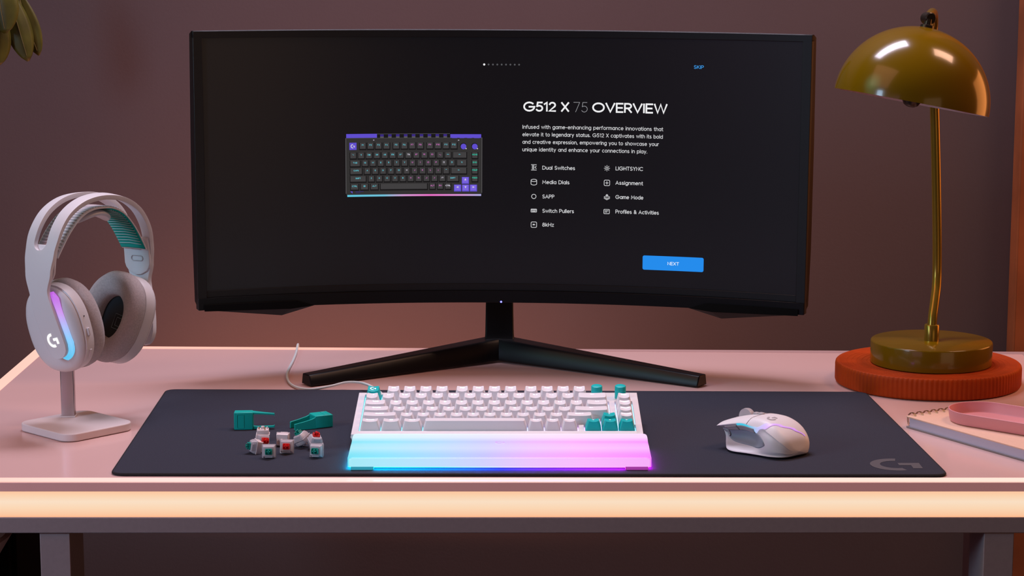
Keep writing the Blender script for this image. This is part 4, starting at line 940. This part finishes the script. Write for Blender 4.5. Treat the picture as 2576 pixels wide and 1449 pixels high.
switches = [
 ('ivory key switch standing upside down with its pins up, nearest the left puller', (-.2745, .1700, .0068), (D(180), 0, D(5)), TS, M_clear, M_housing),
 ('ivory key switch with its red stem facing forward, behind the front left teal one', (-.2705, .1350, .0072), (D(72), D(10), D(28)), RS, M_clear, M_housing),
 ('key switch lying with its teal stem pointing left at the left of the pile', (-.2765, .1125, .0069), (D(8), D(-80), D(12)), TS, M_clear, M_housing),
 ('clear key switch at the front left with its teal stem facing the camera', (-.2590, .0905, .0069), (D(82), 0, D(3)), TS, M_clear, M_clear),
 ('ivory key switch lying on its side behind the red one in the middle', (-.2495, .1480, .0069), (D(-88), 0, D(-8)), RS, M_housing, M_housing),
 ('key switch with a red stem facing the camera in the middle of the pile', (-.2420, .1120, .0069), (D(76), 0, D(-2)), RS, M_clear, M_housing),
 ('clear key switch tipped up with its teal stem raised to the upper left', (-.2290, .1400, .0100), (D(20), D(-24), D(-35)), TS, M_clear, M_clear),
 ('key switch standing with its red stem up at the right of the pile', (-.2130, .1300, .0095), (D(14), D(6), D(20)), RS, M_clear, M_clear),
 ('clear key switch at the front right with its teal stem facing forward', (-.2085, .0935, .0070), (D(84), 0, D(-12)), TS, M_clear, M_clear),
]
for lb, l_, r_, a, b, c_ in switches: make_switch('key_switch', lb, (l_[0], l_[1], ZM + l_[2] + .0003), r_, a, b, c_)

# ------------------------------------------------------------------ red tray and table lamp
tray = thing('round_tray', 'burnt orange round tray with a fluted rim under the lamp', 'tray', (.5210, .5000, Z0))
mb = MB(); nfl = 120; n = nfl * 4; TR = .1150; TH = .0270
def fl(k, amp): return amp * (0.5 - 0.5 * cos(2 * pi * k / 4)) 
rings = []
for rad, z, amp in ((TR - .004, .0004, 0), (TR - .0012, .0015, .0009), (TR, .0040, .0013), (TR, TH - .0040, .0013), (TR - .0006, TH - .0012, .0010), (TR - .0020, TH, .0), (TR - .0060, TH, 0), (TR - .0075, TH - .0012, 0), (.02, TH - .0012, 0)):
    rings.append([((rad - fl(k, amp)) * cos(2 * pi * k / n), (rad - fl(k, amp)) * sin(2 * pi * k / n), z) for k in range(n)])
mb.loft(rings); mb.build('body', M_red, tray, angle=50)
mb = MB()
for k in range(14):
    r_ = .020 + k * .0062; mb.tube([(r_ * cos(2 * pi * q / 60), r_ * sin(2 * pi * q / 60), TH - .0012) for q in range(61)], .0003, 4)
mb.build('turned_rings', M_red, tray)
lamp = thing('table_lamp', 'olive mushroom table lamp with a tilted dome shade on the orange tray', 'lamp', (.5245, .5000, Z0 + TH - .0010))
LO = Vector((.5245, .5000, TH - .0010))
mb = MB(); mb.lathe([(.0735, 0), (.0750, .0010), (.0752, .0265), (.0748, .0276), (.0740, .0283), (.001, .0283)], 96); mb.build('base', M_lamp, lamp, angle=50)
mb = MB(); mb.lathe([(.0092, .0280), (.0092, .0475), (.0084, .0485), (.0060, .0485), (.0060, .0470), (.0002, .0470)], 32); mb.build('collar', M_brass, lamp, angle=40)
pp = [Vector(p) - LO for p in [(.5245, .5000, .070), (.5262, .5045, .085), (.5300, .5140, .103), (.5335, .5240, .121), (.5345, .5300, .145), (.5330, .5320, .20), (.5280, .5320, .30), (.5220, .5320, .40), (.5205, .5310, .432), (.5190, .5220, .450), (.5140, .5020, .4600), (.5060, .4720, .4600), (.4995, .4500, .4560)]]
mb = MB(); mb.tube(catmull(pp, 8), .0058, 20); mb.build('stem', M_brass, lamp)
# dome, tilted down to the right and slightly open to the viewer
DC = Vector((.4773, .4300, .3563)) - LO; DR = .0928
Mdome = Matrix.Translation(DC) @ Matrix.Rotation(radians(10.8), 4, 'Y') @ Matrix.Rotation(radians(-2.9), 4, 'X')
mb = MB(); nd = 28
mb.lathe([(DR * sin(radians(a)), DR * .98 * cos(radians(a))) for a in [1 + 89.0 * k / nd for k in range(nd + 1)]], 96, Mdome, caps=False)
Mi_prof = [((DR - .0010) * sin(radians(a)), (DR - .0010) * .98 * cos(radians(a))) for a in [1 + 89.0 * k / nd for k in range(nd + 1)]]
mb.lathe([(DR, 0), (DR - .0010, 0)], 96, Mdome, caps=False)
dome = recalc(mb.build('lamp_shade', M_lamp, lamp, angle=50))
mb = MB(); mb.lathe(Mi_prof, 96, Mdome, caps=False); inner = mb.build('shade_lining', M_lampin, dome); inner['label'] = 'pale pink inside of the shade'
mb = MB(); mb.lathe([(.004, .088), (.010, .086), (.010, .045), (.012, .040), (.0135, .030), (.0135, .012), (.0120, .003), (.0085, -.0030), (.0040, -.0052), (.0002, -.0056)], 32, Mdome); mb.build('bulb', M_dark, lamp)
top = Mdome @ Vector((0, 0, DR * .98))
mb = MB(); mb.lathe([(.0085, -.001), (.0080, .0025), (.0045, .0035), (.0040, .0100)], 24, Matrix.Translation(top) @ Mdome.to_3x3().to_4x4()); mb.build('finial', M_dark, lamp)
mb = MB(); hc = Vector((.4965, .4400, .4560)) - LO
mb.lathe([(.0002, -.0070), (.0060, -.0070), (.0072, -.0058), (.0072, .0058), (.0060, .0070), (.0002, .0070)], 28, Matrix.Translation(hc) @ Matrix.Rotation(radians(90), 4, 'X') @ Matrix.Rotation(radians(20), 4, 'Y')); mb.build('hinge', M_dark, lamp, angle=40)

# ------------------------------------------------------------------ notebook and oval tray
nA = Vector((.4479, .2494, 0)); d1 = Vector((.510, -.860, 0)).normalized(); d2 = Vector((-d1.y, d1.x, 0))
nb_ = thing('spiral_notebook', 'cream covered spiral notebook lying at the right edge of the desk', 'notebook', (nA.x, nA.y, Z0), (0, 0, atan2(d1.y, d1.x)))
NL, NWd = .210, .104                       # local x along the long side, y along the bound edge
mb = MB(); mb.prism(rrect(NL, NWd, .003, 4, NL / 2, NWd / 2), .0121, .0135); mb.build('front_cover', M_cover, nb_, bevel=.0002)
mb = MB(); mb.box(.0055, NL - .0015, .0015, NWd - .0015, .0016, .0121); mb.build('pages', M_paper, nb_)
mb = MB(); mb.prism(rrect(NL, NWd, .003, 4, NL / 2, NWd / 2), .0002, .0016); mb.build('back_cover', M_board, nb_, bevel=.0002)
for k in range(9):
    y = .0080 + k * .0108
    mb = MB()
    for dy in (-.0009, .0009): mb.tube([(.0022 + .0070 * cos(a), y + dy + .0006 * sin(a), .0085 + .0080 * sin(a)) for a in [2 * pi * q / 22 for q in range(23)]], .00042, 6)
    mb.build('binding_ring', M_bronze, nb_)
    mb = MB(); mb.box(.0072, .0086, y - .0008, y + .0008, .01351, .01356); mb.build('punch_hole', M_board, nb_)
ta = Vector((.75, -.66, 0)).normalized(); tc0 = Vector((.5300, .2214, 0))
ov = thing('oval_tray', 'pink oval tray resting on the notebook', 'tray', (tc0.x, tc0.y, Z0 + .0136), (0, 0, atan2(ta.y, ta.x)))
def stadium(r_, L, n=24):
    return [(-r_ * sin(pi * k / n) * 1.0, r_ * cos(pi * k / n)) for k in range(n + 1)] + [(L + r_ * sin(pi * k / n), -r_ * cos(pi * k / n)) for k in range(n + 1)]
mb = MB(); Lt = .125
mb.loft([[(x, y, z) for x, y in stadium(r_, Lt)] for r_, z in ((.0345, .0), (.0362, .0008), (.0372, .0030), (.0388, .0136), (.0387, .0142), (.0381, .0145), (.0375, .0141), (.0358, .0040), (.0345, .0026), (.030, .0024))])
recalc(mb.build('body', M_pink, ov, angle=40))

# ------------------------------------------------------------------ trailing plant at the left edge
plant = thing('trailing_plant', 'hanging plant with broad olive leaves in the upper left corner', 'plant', (-.735, .950, Z0 + .56))
def leaf(base, tip, width, bend, nrm):
    base, tip = Vector(base), Vector(tip); ax = (tip - base); L = ax.length; ax.normalize(); nrm = Vector(nrm).normalized(); sd = ax.cross(nrm).normalized(); nrm = sd.cross(ax)
    mb = MB(); rg = []
    for k in range(17):
        f = k / 16; w_ = width * max(.02, sin(pi * f ** 1.35)) ** .62
        c_ = base + ax * (L * f) + nrm * (bend * sin(pi * f)) ; wob = .03 * width * sin(9 * f)
        rg.append([c_ + sd * (w_ * a) + nrm * (-abs(a) * w_ * .35 + wob * abs(a)) for a in (-1, -.7, -.35, 0, .35, .7, 1)])
    mb.loft(rg, closed=False); o = mb.build('leaf', M_leaf, plant, solid=.0006, angle=80)
    mb = MB(); mb.tube([base + ax * (L * f) + nrm * (bend * sin(pi * f) + .0006) for f in [k / 12 * .93 for k in range(13)]], [.0011 - .0007 * k / 12 for k in range(13)], 6)
    mb.build('midrib', M_vein, o); return o
B = Vector((-.735, .950, .56))
def rel(x, z, y=.95): return Vector((x, y, z)) - B
leaf(rel(-.7235, .4900), rel(-.6915, .3775, .942), .0185, .006, (0.25, -1, .1))
leaf(rel(-.7100, .4850, .960), rel(-.6790, .3850, .956), .0150, .004, (-.2, -1, .1))
leaf(rel(-.7300, .4600, .935), rel(-.7290, .3730, .925), .0170, .006, (.3, -1, 0))
leaf(rel(-.7300, .5150, .930), rel(-.7170, .4180, .918), .0240, .006, (-.1, -1, 0))
mb = MB(); mb.tube(catmull([rel(-.735, .5600), rel(-.728, .530), rel(-.724, .505), rel(-.7235, .488)], 6), .0018, 8); mb.tube(catmull([rel(-.728, .530), rel(-.735, .50), rel(-.7300, .459, .935)], 6), .0016, 8); mb.tube(catmull([rel(-.728, .530), rel(-.732, .525, .94), rel(-.7300, .513, .930)], 6), .0016, 8); mb.tube(catmull([rel(-.720, .505), rel(-.712, .495, .955), rel(-.7100, .484, .960)], 6), .0014, 8)
mb.build('stem', M_leaf, plant)
mb = MB(); mb.lathe([(.035, 0), (.045, .004), (.055, .075), (.058, .080), (.052, .080), (.046, .010), (.001, .009)], 40, Matrix.Translation((-.02, .02, .0))); mb.build('pot', M_board, plant, angle=40)
mb = MB()
for a in (30, 150, 270): mb.tube([(-.02 + .056 * cos(radians(a)), .02 + .056 * sin(radians(a)), .08), (-.02, .02, .30)], .0012, 6)
mb.tube([(-.02, .02, .30), (-.02, .02, .50), (-.02, .199, .52)], .0025, 8); mb.build('hanger', M_dark, plant)

# ------------------------------------------------------------------ under the left end of the desk
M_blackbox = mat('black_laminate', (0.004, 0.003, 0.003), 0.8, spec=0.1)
cabn = thing('shade_cabinet', 'made-up black cabinet standing in for the dark shade under the left end of the desk', 'cabinet', (-.80, .45, 0))
mb = MB(); mb.box(-.30, .225, -.18, .14, 0.0, .655); mb.build('body', M_blackbox, cabn, bevel=.002)  # black box added to fill the deep shade beside the leg
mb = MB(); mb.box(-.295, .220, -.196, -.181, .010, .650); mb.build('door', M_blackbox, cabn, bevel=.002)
chair = thing('side_chair', 'chair with a pale curved rim and dark seat at the lower left edge', 'chair', (-.690, .095, 0))
mb = MB(); rg = []
for k in range(33):
    a = 2 * pi * k / 33; 
M_rimchair = mat('pale_shell', (0.72, 0.46, 0.36), 0.5)
mb.lathe([(.050, .560), (.105, .600), (.136, .642), (.152, .668), (.147, .670), (.131, .645), (.100, .605), (.001, .570)], 64); mb.build('seat_shell', M_rimchair, chair, angle=40)
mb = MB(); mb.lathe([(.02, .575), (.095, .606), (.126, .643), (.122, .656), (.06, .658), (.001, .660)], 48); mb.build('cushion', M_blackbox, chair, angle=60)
mb = MB(); mb.tube([(0, 0, .0), (0, 0, .55)], .018, 16); mb.lathe([(.13, 0), (.13, .008), (.02, .020)], 40); mb.build('pedestal', M_dark, chair)
